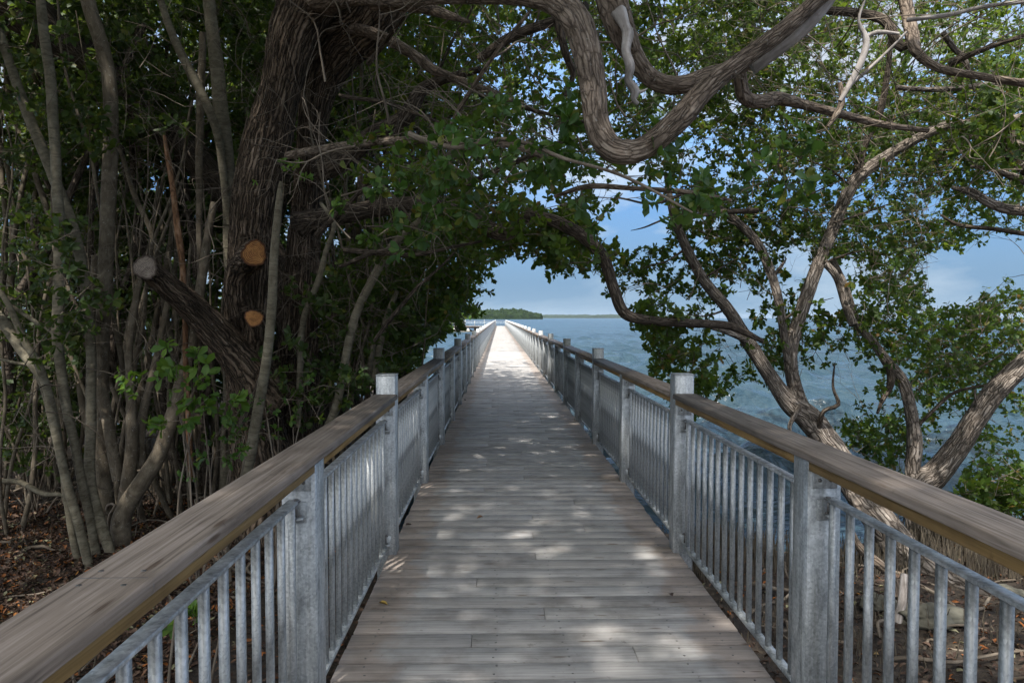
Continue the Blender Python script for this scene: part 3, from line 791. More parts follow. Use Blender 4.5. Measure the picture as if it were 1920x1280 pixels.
T.limb([(1040, 370, 4.6, 3), (1100, 350, 4.5, 5), (1180, 352, 4.4, 5), (1250, 355, 4.3, 5), (1310, 362, 4.3, 5), (1370, 375, 4.4, 3)], M['bark_limb'], seg=9, wob=.01)
T.limb([(870, 350, 5.8, 5), (930, 320, 5.6, 6), (1000, 290, 5.4, 5), (1070, 260, 5.2, 4)], M['bark_dark'], seg=9)
T.limb([(1040, 20, 4.8, 9), (1060, 100, 4.9, 8), (1075, 140, 5, 6), (1060, 180, 5, 3)], M['bark_dark'], seg=10)
for (x0, y0), (x1, y1), r_ in (((1290, 360), (1150, 370), 3), ((640, 500), (760, 470), 4), ((640, 470), (900, 450), 5), ((700, 640), (850, 470), 4), ((590, 440), (720, 300), 5), ((640, 180), (830, 230), 4), ((900, 180), (1100, 230), 4), ((690, 120), (760, 30), 5)):
    mx, my = (x0 + x1) / 2 + rng.uniform(-20, 20), (y0 + y1) / 2 + rng.uniform(-20, 20)
    T.limb([(x0, y0, 6.6, r_), (mx, my, 6.3, r_ * .9), (x1, y1, 6.0, r_ * .5)], M['bark_dark'], seg=8, wob=.02)
# crown
TOP = [(560, -60), (1960, -60), (1960, 380), (1500, 380), (1200, 330), (1000, 340), (900, 430), (560, 470)]
sprays(T.cr, [(600, -60), (1300, -60), (1300, 300), (1000, 340), (900, 430), (600, 440)], 7.6, 13, 1080, .065, thin=-.04)
sprays(T.cr, [(760, 230), (900, 220), (1060, 220), (1330, 330), (1340, 380), (1180, 372), (1060, 345), (900, 400), (700, 440)], 4.8, 6.5, 70, .072, thin=.02)
sprays(T.cr, [(860, 390), (1000, 360), (1120, 390), (1160, 470), (1120, 520), (1060, 520), (1000, 480), (930, 500), (900, 470)], 5.8, 8.5, 260, .068, thin=-.35)
sprays(T.cr, [(620, 400), (880, 400), (920, 470), (915, 560), (870, 600), (840, 630), (760, 700), (640, 740), (600, 600)], 7.6, 12, 1000, .072, thin=-.1)
bare_twigs(T.tw, [(600, 0), (1300, 0), (1300, 330), (1000, 340), (880, 500), (620, 600)], 5, 9, 140, r=(.004, .012))
T.finish(M['leaf'], M['bark_twig'])
NEARF = T

# near leafy sprig over the middle (same species, bigger bright leaves)
T = Tree('overhanging_sprig', 'leafy bough with large glossy leaves hanging over the middle of the path', tuple(P(800, 262, 3.9)), cat='bough')
T.limb([(770, 250, 4.3, 5), (860, 275, 4.0, 4.5), (960, 262, 3.8, 4), (1060, 300, 3.7, 3.5), (1180, 335, 3.6, 3), (1300, 400, 3.6, 2)], M['bark_twig'], seg=8, wob=.015)
sprays(T.cr, [(800, 240), (1040, 210), (1080, 290), (1060, 350), (900, 330), (800, 320)], 3.7, 4.4, 24, .072, nros=(2, 4), thin=-1, length=(.12, .3))
sprays(T.cr, [(1040, 290), (1200, 320), (1320, 360), (1330, 400), (1150, 385), (1080, 350)], 3.7, 4.2, 18, .072, nros=(2, 4), thin=-1, length=(.12, .3))
sprays(T.cr, [(680, 380), (850, 380), (880, 420), (830, 450), (680, 430)], 4.6, 5.4, 18, .078, nros=(2, 4), thin=-1, length=(.12, .3))
sprays(T.cr, [(1380, 290), (1500, 300), (1490, 360), (1400, 350)], 3.5, 4.0, 7, .078, nros=(2, 4), thin=-1, length=(.1, .25))
T.finish(M['leaf_fresh'], M['bark_twig'])

# ---- 2. leaning tree right of the boardwalk
T = Tree('leaning_mangrove', 'leaning mangrove by the right railing whose trunk splits into three tall limbs', tuple(P(1960, 1240, 5.4)))
T.rs = .84
T.limb([(2010, 1260, 5.2, 52), (1900, 1165, 5.5, 50), (1800, 1110, 5.8, 46), (1720, 1060, 6.1, 40), (1650, 975, 6.4, 33), (1600, 905, 6.7, 30), (1550, 830, 7.0, 26), (1515, 785, 7.1, 25), (1478, 755, 7.1, 19), (1440, 700, 7.2, 14), (1402, 640, 7.3, 14), (1365, 580, 7.3, 12), (1320, 525, 7.4, 11), (1285, 460, 7.4, 10), (1262, 400, 7.5, 8), (1250, 330, 7.6, 6)], M['bark_grey'], 'trunk', seg=56, ridge=.07, nr=11, step=.025)
T.limb([(1515, 790, 7.15, 20), (1495, 740, 7.2, 17), (1484, 690, 7.2, 15), (1486, 645, 7.25, 14), (1502, 590, 7.3, 14), (1530, 505, 7.4, 13), (1560, 430, 7.5, 12), (1590, 360, 7.5, 13), (1612, 330, 7.5, 14), (1660, 295, 7.5, 12), (1720, 260, 7.4, 11), (1780, 235, 7.3, 11), (1850, 232, 7.2, 11), (1960, 215, 7.0, 11)], M['bark_grey'], seg=34, ridge=.06, nr=9, step=.03)
T.limb([(1482, 700, 7.2, 10), (1470, 630, 7.2, 9), (1462, 570, 7.2, 9), (1447, 515, 7.3, 9), (1418, 455, 7.4, 9), (1375, 410, 7.4, 8), (1345, 385, 7.5, 6), (1330, 350, 7.6, 5)], M['bark_grey'], seg=20, ridge=.08, step=.04)
T.limb([(1450, 518, 7.3, 5), (1468, 495, 7.2, 3), (1475, 484, 7.2, 1)], M['bark_grey'], seg=8)
T.limb([(1605, 340, 7.5, 12), (1618, 280, 7.5, 9), (1650, 210, 7.4, 8), (1665, 130, 7.3, 6), (1670, 60, 7.2, 5)], M['bark_dark'], seg=12)
T.limb([(1400, 640, 7.3, 8), (1330, 610, 7.0, 6), (1260, 605, 6.7, 5), (1200, 598, 6.4, 3)], M['bark_grey'], seg=10, wob=.02)
T.limb([(1500, 760, 7.0, 6), (1480, 800, 6.9, 5), (1490, 830, 6.9, 2)], M['bark_grey'], seg=8)
T.limb([(1535, 800, 7.0, 7), (1545, 770, 6.9, 5), (1572, 758, 6.9, 5), (1562, 725, 6.9, 3), (1565, 680, 6.9, 1.5)], M['bark_dark'], seg=8, label='small crooked dead twig')
T.limb([(1545, 490, 7.4, 8), (1570, 520, 7.3, 8), (1585, 570, 7.2, 8), (1600, 610, 7.1, 9)], M['bark_grey'], seg=10)
T.limb([(1420, 395, 7.4, 6), (1350, 398, 7.2, 6), (1290, 410, 7.0, 5), (1270, 430, 7.0, 3)], M['bark_dark'], seg=9)
for q in (((1460, 380), (1600, 330)), ((1280, 470), (1200, 500)), ((1320, 520), (1390, 480)), ((1560, 420), (1680, 380)), ((1530, 500), (1640, 470)), ((1590, 350), (1480, 290)), ((1470, 600), (1560, 560)), ((1265, 400), (1180, 430)), ((1365, 580), (1290, 590))):
    (x0, y0), (x1, y1) = q
    T.limb([(x0, y0, 7.4, 3), ((x0 + x1) / 2 + rng.uniform(-12, 12), (y0 + y1) / 2 + rng.uniform(-14, 14), 7.3, 2), (x1, y1, 7.2, .6)], M['bark_dark'], seg=7, wob=.03)
sprays(T.cr, [(1290, 300), (1960, 200), (1960, 420), (1740, 470), (1620, 480), (1420, 460), (1270, 430)], 7.5, 11, 640, .062, thin=-.06)
sprays(T.cr, [(1230, 400), (1500, 430), (1540, 560), (1480, 700), (1360, 740), (1230, 690), (1150, 560), (1120, 480), (1180, 480)], 7.3, 9.6, 210, .062, thin=.02, length=(.2, .4))
sprays(T.cr, [(1500, 420), (1760, 440), (1760, 640), (1640, 680), (1520, 640)], 7.5, 10, 200, .062, thin=.0)
sprays(T.cr, [(1235, 370), (1420, 400), (1440, 540), (1330, 600), (1220, 580), (1150, 520), (1200, 475), (1250, 450)], 7.5, 9.4, 150, .062, thin=-.3, length=(.15, .35))
sprays(T.cr, [(1400, 560), (1560, 600), (1520, 680), (1410, 690)], 7.0, 8.6, 40, .06, thin=-.4, length=(.15, .3), keep_open=False)
sprays(T.cr, [(1230, 640), (1330, 640), (1370, 720), (1290, 745), (1230, 700)], 6.2, 7.4, 40, .066, thin=-1, length=(.12, .3), keep_open=False)
sprays(T.cr, [(1185, 570), (1300, 580), (1290, 640), (1230, 650)], 5.9, 6.8, 26, .066, thin=-1, length=(.1, .25), keep_open=False)
sprays(T.cr, [(1250, 730), (1350, 745), (1330, 780), (1265, 770)], 6.2, 7.0, 12, .062, thin=-1, length=(.1, .2), keep_open=False)
bare_twigs(T.tw, [(1200, 360), (1800, 300), (1750, 640), (1500, 680), (1200, 560)], 6.6, 8.5, 60, r=(.003, .009), ln=(.3, .9))
bare_twigs(T.tw, [(1500, 680), (1640, 640), (1640, 800), (1540, 800)], 6.8, 7.3, 7, r=(.002, .004), ln=(.3, .6), openok=True)
T.finish(M['leaf'], M['bark_twig'])

# ---- 3. forked tree further right
T = Tree('forked_mangrove', 'grey forked mangrove at the right edge, rising from the shore behind the leaning trunk', tuple(P(1735, 1060, 7.2)))
T.rs = .86
T.limb([(1742, 1085, 7.1, 38), (1738, 1040, 7.15, 32), (1728, 970, 7.2, 29), (1726, 915, 7.25, 31), (1755, 890, 7.25, 25), (1792, 845, 7.2, 22), (1830, 785, 7.1, 20), (1865, 735, 7.0, 20), (1925, 675, 6.9, 18), (2010, 600, 6.8, 15)], M['bark_grey'], 'trunk', seg=48, ridge=.07, nr=9, step=.025)
T.limb([(1722, 925, 7.25, 22), (1712, 885, 7.3, 16), (1716, 840, 7.3, 17), (1712, 790, 7.35, 14), (1695, 720, 7.4, 12), (1665, 680, 7.45, 11), (1640, 645, 7.5, 8), (1605, 600, 7.55, 8), (1585, 540, 7.6, 7), (1560, 485, 7.7, 6)], M['bark_grey'], seg=28, ridge=.06, nr=8, step=.03)
T.limb([(1668, 680, 7.4, 9), (1670, 720, 7.3, 8), (1655, 750, 7.25, 5), (1645, 775, 7.2, 3)], M['bark_dark'], seg=9)
T.limb([(1720, 800, 7.3, 4), (1780, 740, 7.2, 4), (1850, 720, 7.1, 2)], M['bark_dark'], seg=7, wob=.02)
T.limb([(1800, 830, 7.2, 5), (1830, 800, 7.1, 4), (1828, 730, 7, 2)], M['bark_grey'], seg=8)
sprays(T.cr, [(1590, 480), (1960, 560), (1960, 720), (1860, 740), (1760, 760), (1640, 720), (1600, 640)], 6.9, 10.5, 440, .062, thin=-.03)
sprays(T.cr, [(1850, 700), (1960, 640), (1960, 960), (1860, 930), (1830, 860)], 6.6, 9.0, 130, .062, thin=-.05, keep_open=False)
sprays(T.cr, [(1590, 790), (1700, 760), (1720, 850), (1660, 870), (1600, 860)], 7.4, 8.6, 60, .06, thin=-1, length=(.12, .3), keep_open=False)
sprays(T.cr, [(1720, 700), (1840, 690), (1820, 780), (1740, 800)], 7.5, 9.5, 50, .062, thin=-.1)
sprays(T.cr, [(1790, 900), (1960, 900), (1960, 1000), (1830, 960)], 6.4, 7.4, 46, .07, thin=-1, length=(.15, .35), keep_open=False)
bare_twigs(T.tw, [(1600, 500), (1950, 480), (1950, 740), (1700, 760)], 6.9, 8.5, 40, r=(.003, .009), ln=(.3, .9))
T.finish(M['leaf'], M['bark_twig'])

# ---- 4. tree outside the frame on the right whose boughs reach in
T = Tree('spreading_mangrove', 'spreading tree at the upper right with long bare grey boughs and tangled dead twigs', (7.2, 6.0, -.85))
T.limb([(7.2, 6, -1.0, .22), (7.0, 6, 1, .19), (6.6, 5.8, 3, .16), (6.3, 5.6, 4.6, .12)], M['bark_grey'], 'trunk', world=True, seg=24, ridge=.1)
T.limb([(1680, -80, 5.5, 12), (1700, 20, 5.4, 11), (1710, 70, 5.3, 12), (1718, 98, 5.2, 10), (1760, 128, 5.1, 8), (1830, 142, 5.0, 7), (1940, 160, 4.9, 7), (2050, 170, 4.9, 8)], M['bark_limb'], seg=16, step=.04)
T.limb([(1550, 20, 5.6, 7), (1610, 25, 5.5, 8), (1660, 40, 5.4, 9), (1690, 90, 5.3, 9), (1720, 60, 5.3, 5)], M['bark_dark'], seg=12)
T.limb([(1700, 38, 5.0, 4), (1780, 28, 4.9, 4), (1850, 12, 4.8, 4), (1940, 2, 4.7, 4)], M['bark_pale'], seg=8, label='pale straight dead branch near the top edge')
T.limb([(1575, 190, 4.8, 4), (1590, 165, 4.8, 5), (1615, 115, 4.8, 6), (1624, 75, 4.8, 6), (1610, 40, 4.8, 3), (1622, 0, 4.8, 2)], M['bark_pale'], seg=9)
T.limb([(1624, 70, 4.8, 3), (1645, 60, 4.8, 4), (1685, 64, 4.8, 3)], M['bark_pale'], seg=8)
T.limb([(1575, 175, 4.9, 3), (1640, 120, 4.85, 3), (1700, 60, 4.8, 2)], M['bark_pale'], seg=7)
T.limb([(1575, 155, 4.9, 4), (1578, 195, 4.9, 6), (1565, 220, 4.9, 5), (1552, 238, 4.9, 3)], M['bark_limb'], seg=8)
T.limb([(1970, 300, 6.6, 11), (1900, 268, 6.6, 8), (1850, 262, 6.7, 5), (1800, 255, 6.8, 3)], M['bark_grey'], seg=12)
T.limb([(1970, 400, 6.2, 9), (1890, 392, 6.3, 9), (1850, 378, 6.3, 8), (1820, 360, 6.4, 7), (1785, 352, 6.4, 3)], M['bark_grey'], seg=12)
T.limb([(1970, 355, 6.8, 8), (1910, 335, 6.8, 7), (1860, 318, 6.8, 5), (1820, 312, 6.9, 3)], M['bark_grey'], seg=10)
T.limb([(1970, 445, 7.0, 5), (1880, 432, 7.0, 4), (1800, 425, 7.1, 4), (1760, 405, 7.2, 2)], M['bark_dark'], seg=8, wob=.02)
T.limb([(1680, 165, 6.2, 5), (1760, 168, 6.2, 5), (1860, 160, 6.2, 5), (1960, 150, 6.2, 5)], M['bark_grey'], seg=8, wob=.02)
T.limb([(1780, 120, 6.0, 7), (1850, 90, 5.8, 5), (1950, 60, 5.6, 4)], M['bark_dark'], seg=8, wob=.02)
T.limb([(1770, 60, 5.9, 5), (1790, 90, 6, 5), (1810, 110, 6, 4), (1830, 170, 6, 2)], M['bark_grey'], seg=8, wob=.02)
T.limb([(1885, 230, 6.5, 14), (1900, 290, 6.5, 12), (1940, 330, 6.4, 10), (1980, 360, 6.3, 10)], M['bark_dark'], seg=14)
bare_twigs(T.tw, [(1420, 0), (1920, 0), (1920, 330), (1500, 300)], 4.3, 7, 110, r=(.003, .007), ln=(.5, 1.4), forks=2)
sprays(T.cr, [(1300, -60), (1960, -60), (1960, 330), (1500, 330), (1300, 250)], 7, 13, 1700, .062, thin=-.05)
sprays(T.cr, [(1780, 160), (1960, 120), (1960, 330), (1800, 300)], 5.5, 8, 90, .07, thin=-.3)
T.finish(M['leaf'], M['bark_twig'])

# overhead canopy, mostly beyond the frame: crowns added and shaped to shade the path
def canopy(name, label, x0, x1, y0, y1, z0, z1, n, base, m, thin, lsz=.125):
    T_ = Tree(name, label, base)
    T_.limb([(base[0], base[1], base[2] - .3, .2), (base[0] * .9, base[1], 2.2, .16), (base[0] * .6, base[1] + .6, 4.2, .11), (base[0] * .1, base[1] + 1.4, 5.2, .06)], M['bark_dark'], 'trunk', world=True, seg=20, ridge=.08)
    q = np.stack([rng.uniform(x0, x1, n), rng.uniform(y0, y1, n), rng.uniform(z0, z1, n)], 1)
    c = cloudy(q * np.array([1, 1, .5]), 1.25); q = q[c > thin + rng.normal(0, .08, n)]
    spray_at(T_.cr, q, size=lsz, nros=(3, 5), k=7, keep_open=True, length=(.4, .8))
    T_.finish(m, M['bark_twig'])
canopy('canopy_mangrove', 'broad tree overhead at the near left and out of view, added so its crown shades the path', -5.8, .6, -5.0, 10, 7.6, 12.2, 6400, (-4.6, -1.5, -.85), M['leaf'], -.3)
canopy('canopy_mangrove', 'broad tree overhead at the far left beyond the pale stem clump, added to shade the left stems', -10, -5.0, -1, 10, 4.6, 8.2, 1500, (-8.6, 2.0, -.85), M['leaf'], -.25)
canopy('canopy_mangrove', 'broad tree overhead at the near right and out of view, added so its crown shades the path', .7, 3.4, -4, 8.5, 5.8, 8.6, 800, (4.6, -2.0, -.85), M['leaf'], -.25)
canopy('canopy_mangrove', 'tree crown beyond the big sawn trunk, arching over the path where the shade ends', -5.5, 4.0, 7.5, 15.2, 5.0, 9.2, 2300, (-3.4, 10.5, -.85), M['leaf'], -.16, .105)

# ---- 5. left thicket: stems
LB = 6.6
def stem_group(name, label, base, stems, m, leaf=None, group=None, part='stem', twigs=None):
    T_ = Tree(name, label, base, group=group)
    for s_ in stems:
        mm = s_[1] if len(s_) > 1 and s_[1] else m
        T_.limb(s_[0], mm, part, seg=14, wob=.012, step=.07, lump=.04)
    return T_
T = stem_group('slender_mangrove', 'clump of pale smooth slender stems fanning up from one foot at the far left', tuple(P(185, 1060, 6.4)), [
    ([(172, 1085, 6.3, 7), (162, 1050, 6.3, 8), (140, 960, 6.3, 8), (118, 880, 6.3, 8), (100, 800, 6.35, 8), (78, 710, 6.4, 8), (40, 650, 6.5, 9), (-20, 560, 6.6, 9)],),
    ([(155, 1085, 6.45, 6), (140, 1020, 6.45, 7), (125, 920, 6.4, 7), (105, 790, 6.4, 7), (75, 690, 6.3, 7), (45, 640, 6.3, 6), (10, 560, 6.2, 5), (-30, 520, 6.2, 5)],),
    ([(190, 1070, 6.45, 8), (180, 1030, 6.5, 8), (160, 930, 6.5, 8), (138, 820, 6.5, 8), (118, 720, 6.5, 8), (108, 620, 6.5, 9), (112, 480, 6.5, 10), (105, 330, 6.5, 9), (98, 180, 6.5, 9), (82, 50, 6.4, 8), (70, -60, 6.3, 7)],),
    ([(215, 1060, 6.5, 8), (203, 1020, 6.5, 9), (172, 910, 6.6, 9), (172, 780, 6.7, 9), (170, 650, 6.8, 9), (158, 530, 6.8, 9), (140, 440, 6.8, 9), (98, 330, 6.8, 9), (55, 220, 6.8, 9), (20, 120, 6.8, 8), (-10, 30, 6.8, 8)],),
    ([(122, 640, 6.6, 4), (60, 600, 6.6, 4), (0, 560, 6.7, 3)],),
], M['bark_sap'])
sprays(T.cr, [(-40, -40), (260, -40), (280, 420), (-40, 480)], 6.6, 9, 200, .078, thin=.1)
sprays(T.cr, [(-40, 380), (160, 380), (160, 620), (-40, 620)], 5.8, 7, 50, .075, thin=-.1)
bare_twigs(T.tw, [(0, 200), (300, 200), (300, 900), (0, 900)], 6, 7.2, 45, r=(.003, .007), ln=(.4, 1.1))
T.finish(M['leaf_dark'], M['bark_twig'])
T = stem_group('spotted_mangrove', 'clump of thick lichen-spotted stems beside the smooth pale stems', tuple(P(230, 1050, 7.0)), [
    ([(205, 1060, 7.0, 16), (196, 960, 7.05, 17), (190, 850, 7.1, 16), (190, 720, 7.1, 13), (196, 600, 7.1, 13), (200, 480, 7.1, 13), (206, 340, 7.1, 13), (206, 230, 7.1, 12), (198, 120, 7.1, 12), (170, 20, 7.0, 12), (150, -60, 7, 11)],),
    ([(232, 1060, 6.7, 18), (226, 990, 6.7, 17), (238, 950, 6.7, 16), (270, 900, 6.75, 15), (300, 850, 6.8, 14), (325, 780, 6.85, 13), (342, 710, 6.9, 12), (362, 630, 6.9, 11), (375, 540, 7.0, 9), (385, 470, 7.1, 8), (400, 380, 7.2, 6)],),
    ([(232, 960, 6.9, 12), (240, 900, 6.9, 12), (248, 820, 6.9, 11), (246, 720, 6.9, 8), (243, 640, 6.9, 7), (255, 560, 6.9, 6), (262, 520, 6.9, 5)],),
    ([(222, 900, 6.95, 10), (205, 800, 7.0, 10), (185, 700, 7.1, 10), (175, 600, 7.2, 9), (180, 480, 7.3, 8)],),
    ([(265, 870, 7.0, 9), (262, 800, 7.0, 8), (285, 700, 7.0, 7), (300, 640, 7.1, 6), (320, 540, 7.2, 5)],),
], M['bark_spot'])
bare_twigs(T.tw, [(180, 300), (420, 300), (420, 950), (180, 950)], 6.6, 7.6, 40, r=(.003, .007), ln=(.3, 1.0))
sprays(T.cr, [(180, -40), (420, -40), (420, 260), (180, 260)], 7.6, 9.5, 130, .078, thin=.05)
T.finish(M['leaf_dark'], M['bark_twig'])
T = stem_group('straight_sapling', 'single smooth pale sapling standing in front of the sawn old trunk', tuple(P(450, 930, 5.9)), [
    ([(446, 960, 5.9, 9), (462, 880, 5.9, 10), (482, 780, 5.9, 10), (498, 680, 5.9, 9), (508, 590, 5.9, 9), (514, 500, 5.9, 8), (522, 410, 5.9, 7), (526, 360, 5.9, 5), (528, 340, 5.9, 3)],)], M['bark_sap'])
sprays(T.cr, [(505, 330), (560, 330), (560, 400), (520, 400)], 5.7, 6.1, 5, .05, nros=(1, 3), thin=-1, length=(.08, .2), keep_open=False)
T.finish(M['leaf_bright'], M['bark_twig'])
T = stem_group('tall_sapling', 'tall pale sapling rising behind the grey stub, left of the old trunk', tuple(P(420, 900, 7.8)), [
    ([(420, 1000, 7.8, 10), (425, 800, 7.8, 9), (430, 600, 7.8, 9), (432, 420, 7.7, 12), (428, 340, 7.6, 13), (418, 230, 7.5, 13), (404, 110, 7.4, 12), (392, 20, 7.3, 11), (385, -60, 7.3, 10)],),
    ([(432, 420, 7.6, 6), (412, 270, 7.4, 7), (385, 190, 7.2, 8), (345, 110, 7.1, 8), (318, 50, 7.0, 7), (290, -30, 7, 6)],),
    ([(380, 560, 7.7, 5), (372, 380, 7.6, 6), (375, 200, 7.5, 7), (380, 60, 7.5, 6)], M['bark_spot'])], M['bark_sap'])
sprays(T.cr, [(280, -40), (560, -40), (520, 200), (280, 260)], 8, 10, 120, .078, thin=.05)
bare_twigs(T.tw, [(260, 50), (520, 50), (500, 560), (260, 560)], 6.4, 7.5, 40, r=(.003, .007), ln=(.4, 1.2))
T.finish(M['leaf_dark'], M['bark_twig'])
T = stem_group('peeling_sapling', 'thin dead stem with peeling orange-brown bark above the grey stub', tuple(P(355, 900, 6.9)), [
    ([(360, 900, 6.9, 5), (350, 700, 6.85, 5), (342, 520, 6.8, 5), (335, 450, 6.8, 6), (325, 370, 6.8, 5), (315, 300, 6.8, 5), (308, 255, 6.8, 3)],)], bark('peeling_bark', (.10, .05, .025), (.22, .12, .065), (.34, .24, .17), .2, wscale=8, bs=.5))
T.finish(M['leaf_dark'], M['bark_twig'])
T = stem_group('slanting_sapling', 'two leaning stems right of the old trunk, above the left railing', tuple(P(560, 860, 6.3)), [
    ([(575, 880, 6.6, 8), (630, 760, 6.6, 8), (660, 610, 6.6, 8), (700, 520, 6.6, 8), (735, 462, 6.6, 7), (790, 410, 6.6, 5)],),
    ([(700, 720, 7.2, 5), (712, 650, 7.2, 6), (728, 590, 7.2, 6), (745, 545, 7.2, 4)],),
    ([(690, 720, 7.4, 5), (705, 600, 7.4, 5), (730, 480, 7.4, 4)],),
    ([(560, 800, 6.9, 5), (568, 620, 6.9, 6), (600, 520, 6.8, 6), (612, 470, 6.8, 5), (625, 420, 6.8, 4), (600, 380, 6.8, 3)],),
], M['bark_sap'])
sprays(T.cr, [(560, 560), (760, 480), (790, 640), (690, 720), (560, 820)], 6.3, 8.2, 210, .07, thin=-.1)
bare_twigs(T.tw, [(550, 480), (760, 450), (760, 700), (560, 840)], 6.3, 7.5, 36, r=(.002, .006), ln=(.3, .9))
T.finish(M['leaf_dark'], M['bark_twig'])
er = np.random.default_rng(77)
def extra(T_, n, x0, x1, Ya, Yb, m, r0=(3, 7), lean=0):
    for i in range(n):
        x = er.uniform(x0, x1); Y = er.uniform(Ya, Yb); b = P(x, 1000, Y); b[2] = -.9
        dx = er.normal(lean, .14); dy = er.normal(0, .06); r = er.uniform(*r0) * Y / F; pts = []; p = b.copy()
        top = er.choice([5, 6, 7, 8])
        for h in range(top):
            pts.append((*p, r * (1 - .1 * h))); p = p + np.array([dx * .8 + er.normal(0, .06), dy * .8 + er.normal(0, .05), .8]); dx += er.normal(0, .06)
        T_.limb(pts, m, 'stem', world=True, seg=8, step=.12, wob=.02, cap=False, lump=.03)
def extra_group(label, *a, **k):
    b = P(a[1] / 2 + a[2] / 2, 1000, a[3]); b[2] = -.9
    T_ = Tree('slim_mangrove', label, tuple(b), group='slim mangroves between the old trunk and the left edge'); extra(T_, *a, **k); T_.finish(M['leaf_dark'], M['bark_twig'])
extra_group('airy cluster of thin bare stems at the left frame edge', 14, -60, 160, 7.4, 9.6, M['bark_spot'], r0=(2, 6))
extra_group('cluster of thin bare stems between the spotted stems and the grey stub', 16, 180, 330, 7.4, 9.2, M['bark_spot'], r0=(2, 6))
extra_group('cluster of thin bare stems just left of the old sawn trunk', 14, 300, 440, 7.6, 9.2, M['bark_spot'], r0=(2, 5.5), lean=.03)
extra_group('cluster of thin leaning stems right of the old sawn trunk', 14, 590, 740, 7.2, 9.4, M['bark_spot'], r0=(1.6, 4), lean=.06)
# big dark limb slanting from the upper left
T = Tree('dark_slanting_tree', 'dark thick trunk slanting from the upper left corner down behind the stems', tuple(P(560, 1000, 9.0)))
T.limb([(600, 1100, 9.2, 44), (590, 800, 9.2, 36), (520, 520, 9.1, 32), (420, 360, 9.0, 30), (340, 270, 8.8, 28), (260, 200, 8.6, 27), (190, 130, 8.4, 28), (110, 70, 8.2, 34), (50, 20, 8.0, 40), (-40, -40, 7.8, 44)], M['bark_dark'], 'trunk', seg=48, ridge=.1, nr=11, step=.04)
sprays(T.cr, [(-60, -60), (620, -60), (600, 440), (-60, 460)], 9.2, 12.5, 700, .085, thin=-.05)
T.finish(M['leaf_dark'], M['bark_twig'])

# background thicket: dense small trees, each its own
bgr = np.random.default_rng(21)
def thicket(i, px, Y, lean, label):
    b = P(px, 900, Y); b[2] = -.9
    T_ = Tree('thicket_mangrove', label, tuple(b), group='mangroves in the dark thicket on the left')
    ns = bgr.integers(4, 7)
    for j in range(ns):
        x, y, z = b + np.array([bgr.uniform(-.2, .2), bgr.uniform(-.2, .2), -.1]); pts = []
        dx, dy = bgr.normal(lean, .16), bgr.normal(-.03, .12); r0 = bgr.uniform(.03, .075)
        for h in range(8):
            pts.append((x, y, z, r0 * (1 - .09 * h))); x += dx * .85 + bgr.normal(0, .07); y += dy * .85 + bgr.normal(0, .07); z += .85
            dx += bgr.normal(0, .05)
        T_.limb(pts, M['bark_spot'] if bgr.uniform() < .5 else M['bark_dark'], 'stem', world=True, seg=9, step=.15, wob=.03, cap=False)
    return T_
spots = [(-60, 8.2, .02), (60, 9.6, .05), (170, 8.6, -.04), (300, 9.8, .05), (390, 8.9, -.08), (470, 10.5, .04), (610, 9.4, .07), (690, 11.0, .02), (750, 12.5, -.02), (120, 12.5, 0), (350, 13, 0), (560, 13.5, 0)]
desc = ['spindly dark mangrove at the left frame edge', 'many-stemmed dark mangrove behind the pale stem clump', 'tangled mangrove right behind the spotted stems', 'dim mangrove deep behind the grey stub', 'thin-stemmed mangrove just left of the old trunk', 'mangrove hidden behind the old sawn trunk', 'mangrove just right of the old trunk with leafy crown', 'leafy mangrove above the first left handrail post', 'leafy mangrove whose crown edges the far boardwalk opening', 'farthest mangrove in the left part of the dark thicket', 'farthest mangrove in the middle of the dark thicket', 'farthest mangrove behind the sawn tree']
TH = [thicket(i, *s_, desc[i]) for i, s_ in enumerate(spots)]
cols = [(-120, 110), (20, 150), (110, 240), (220, 350), (320, 460), (420, 560), (560, 680), (640, 760), (690, 880)]
for i, (a, b) in enumerate(cols):
    c = TH[i].cr; Y = spots[i][1]
    low = 900 if b < 560 else 800 if b < 700 else 660
    sprays(c, [(a, -60), (b, -60), (b, low), (a, low)], Y - .3, Y + 2.5, 430, .085, thin=-.1, zmin=-.2)
    bare_twigs(TH[i].tw, [(a, 0), (b, 0), (b, low), (a, low)], Y - 1, Y + .5, 16, r=(.004, .01), ln=(.5, 1.6), dirb=(0, 0, .6))
for i, (a, b) in ((9, (-120, 300)), (10, (200, 520)), (11, (420, 900))):
    c = TH[i].cr
    sprays(c, [(a, -60), (b, -60), (b, 640), (700 if b > 800 else b, 820), (a, 840)], 12.0, 20, 750, .13, thin=-.3, zmin=-.6, length=(.4, .9))
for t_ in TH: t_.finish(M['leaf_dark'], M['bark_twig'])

# ---- 6. small shrubs and shoots
def shrub(name, label, poly, d0, d1, n, m, size=.06, base=None, nst=5, zb=-.85, cat='shrub', group=None, keep=False):
    poly = np.array(poly, float); c = poly.mean(0); Yc = (d0 + d1) / 2
    b = P(c[0], c[1], Yc) if base is None else P(*base)
    T_ = Tree(name, label, (b[0], b[1], zb), cat=cat, group=group)
    top = P(c[0], c[1], Yc)
    for j in range(nst):
        t_ = top + np.array([bgr.normal(0, .12), bgr.normal(0, .1), bgr.normal(0, .08)])
        m_ = (np.array([b[0], b[1], zb]) + t_) / 2 + bgr.normal(0, .06, 3)
        T_.limb([(b[0] + bgr.normal(0, .03), b[1] + bgr.normal(0, .03), zb - .05, .010), (*m_, .008), (*t_, .004)], M['bark_twig'], 'stem', world=True, seg=6, cap=False)
    sprays(T_.cr, poly, d0, d1, n, size, nros=(2, 4), k=6, thin=-1, length=(.12, .3), keep_open=keep)
    T_.finish(m, M['bark_twig'], 'foliage')
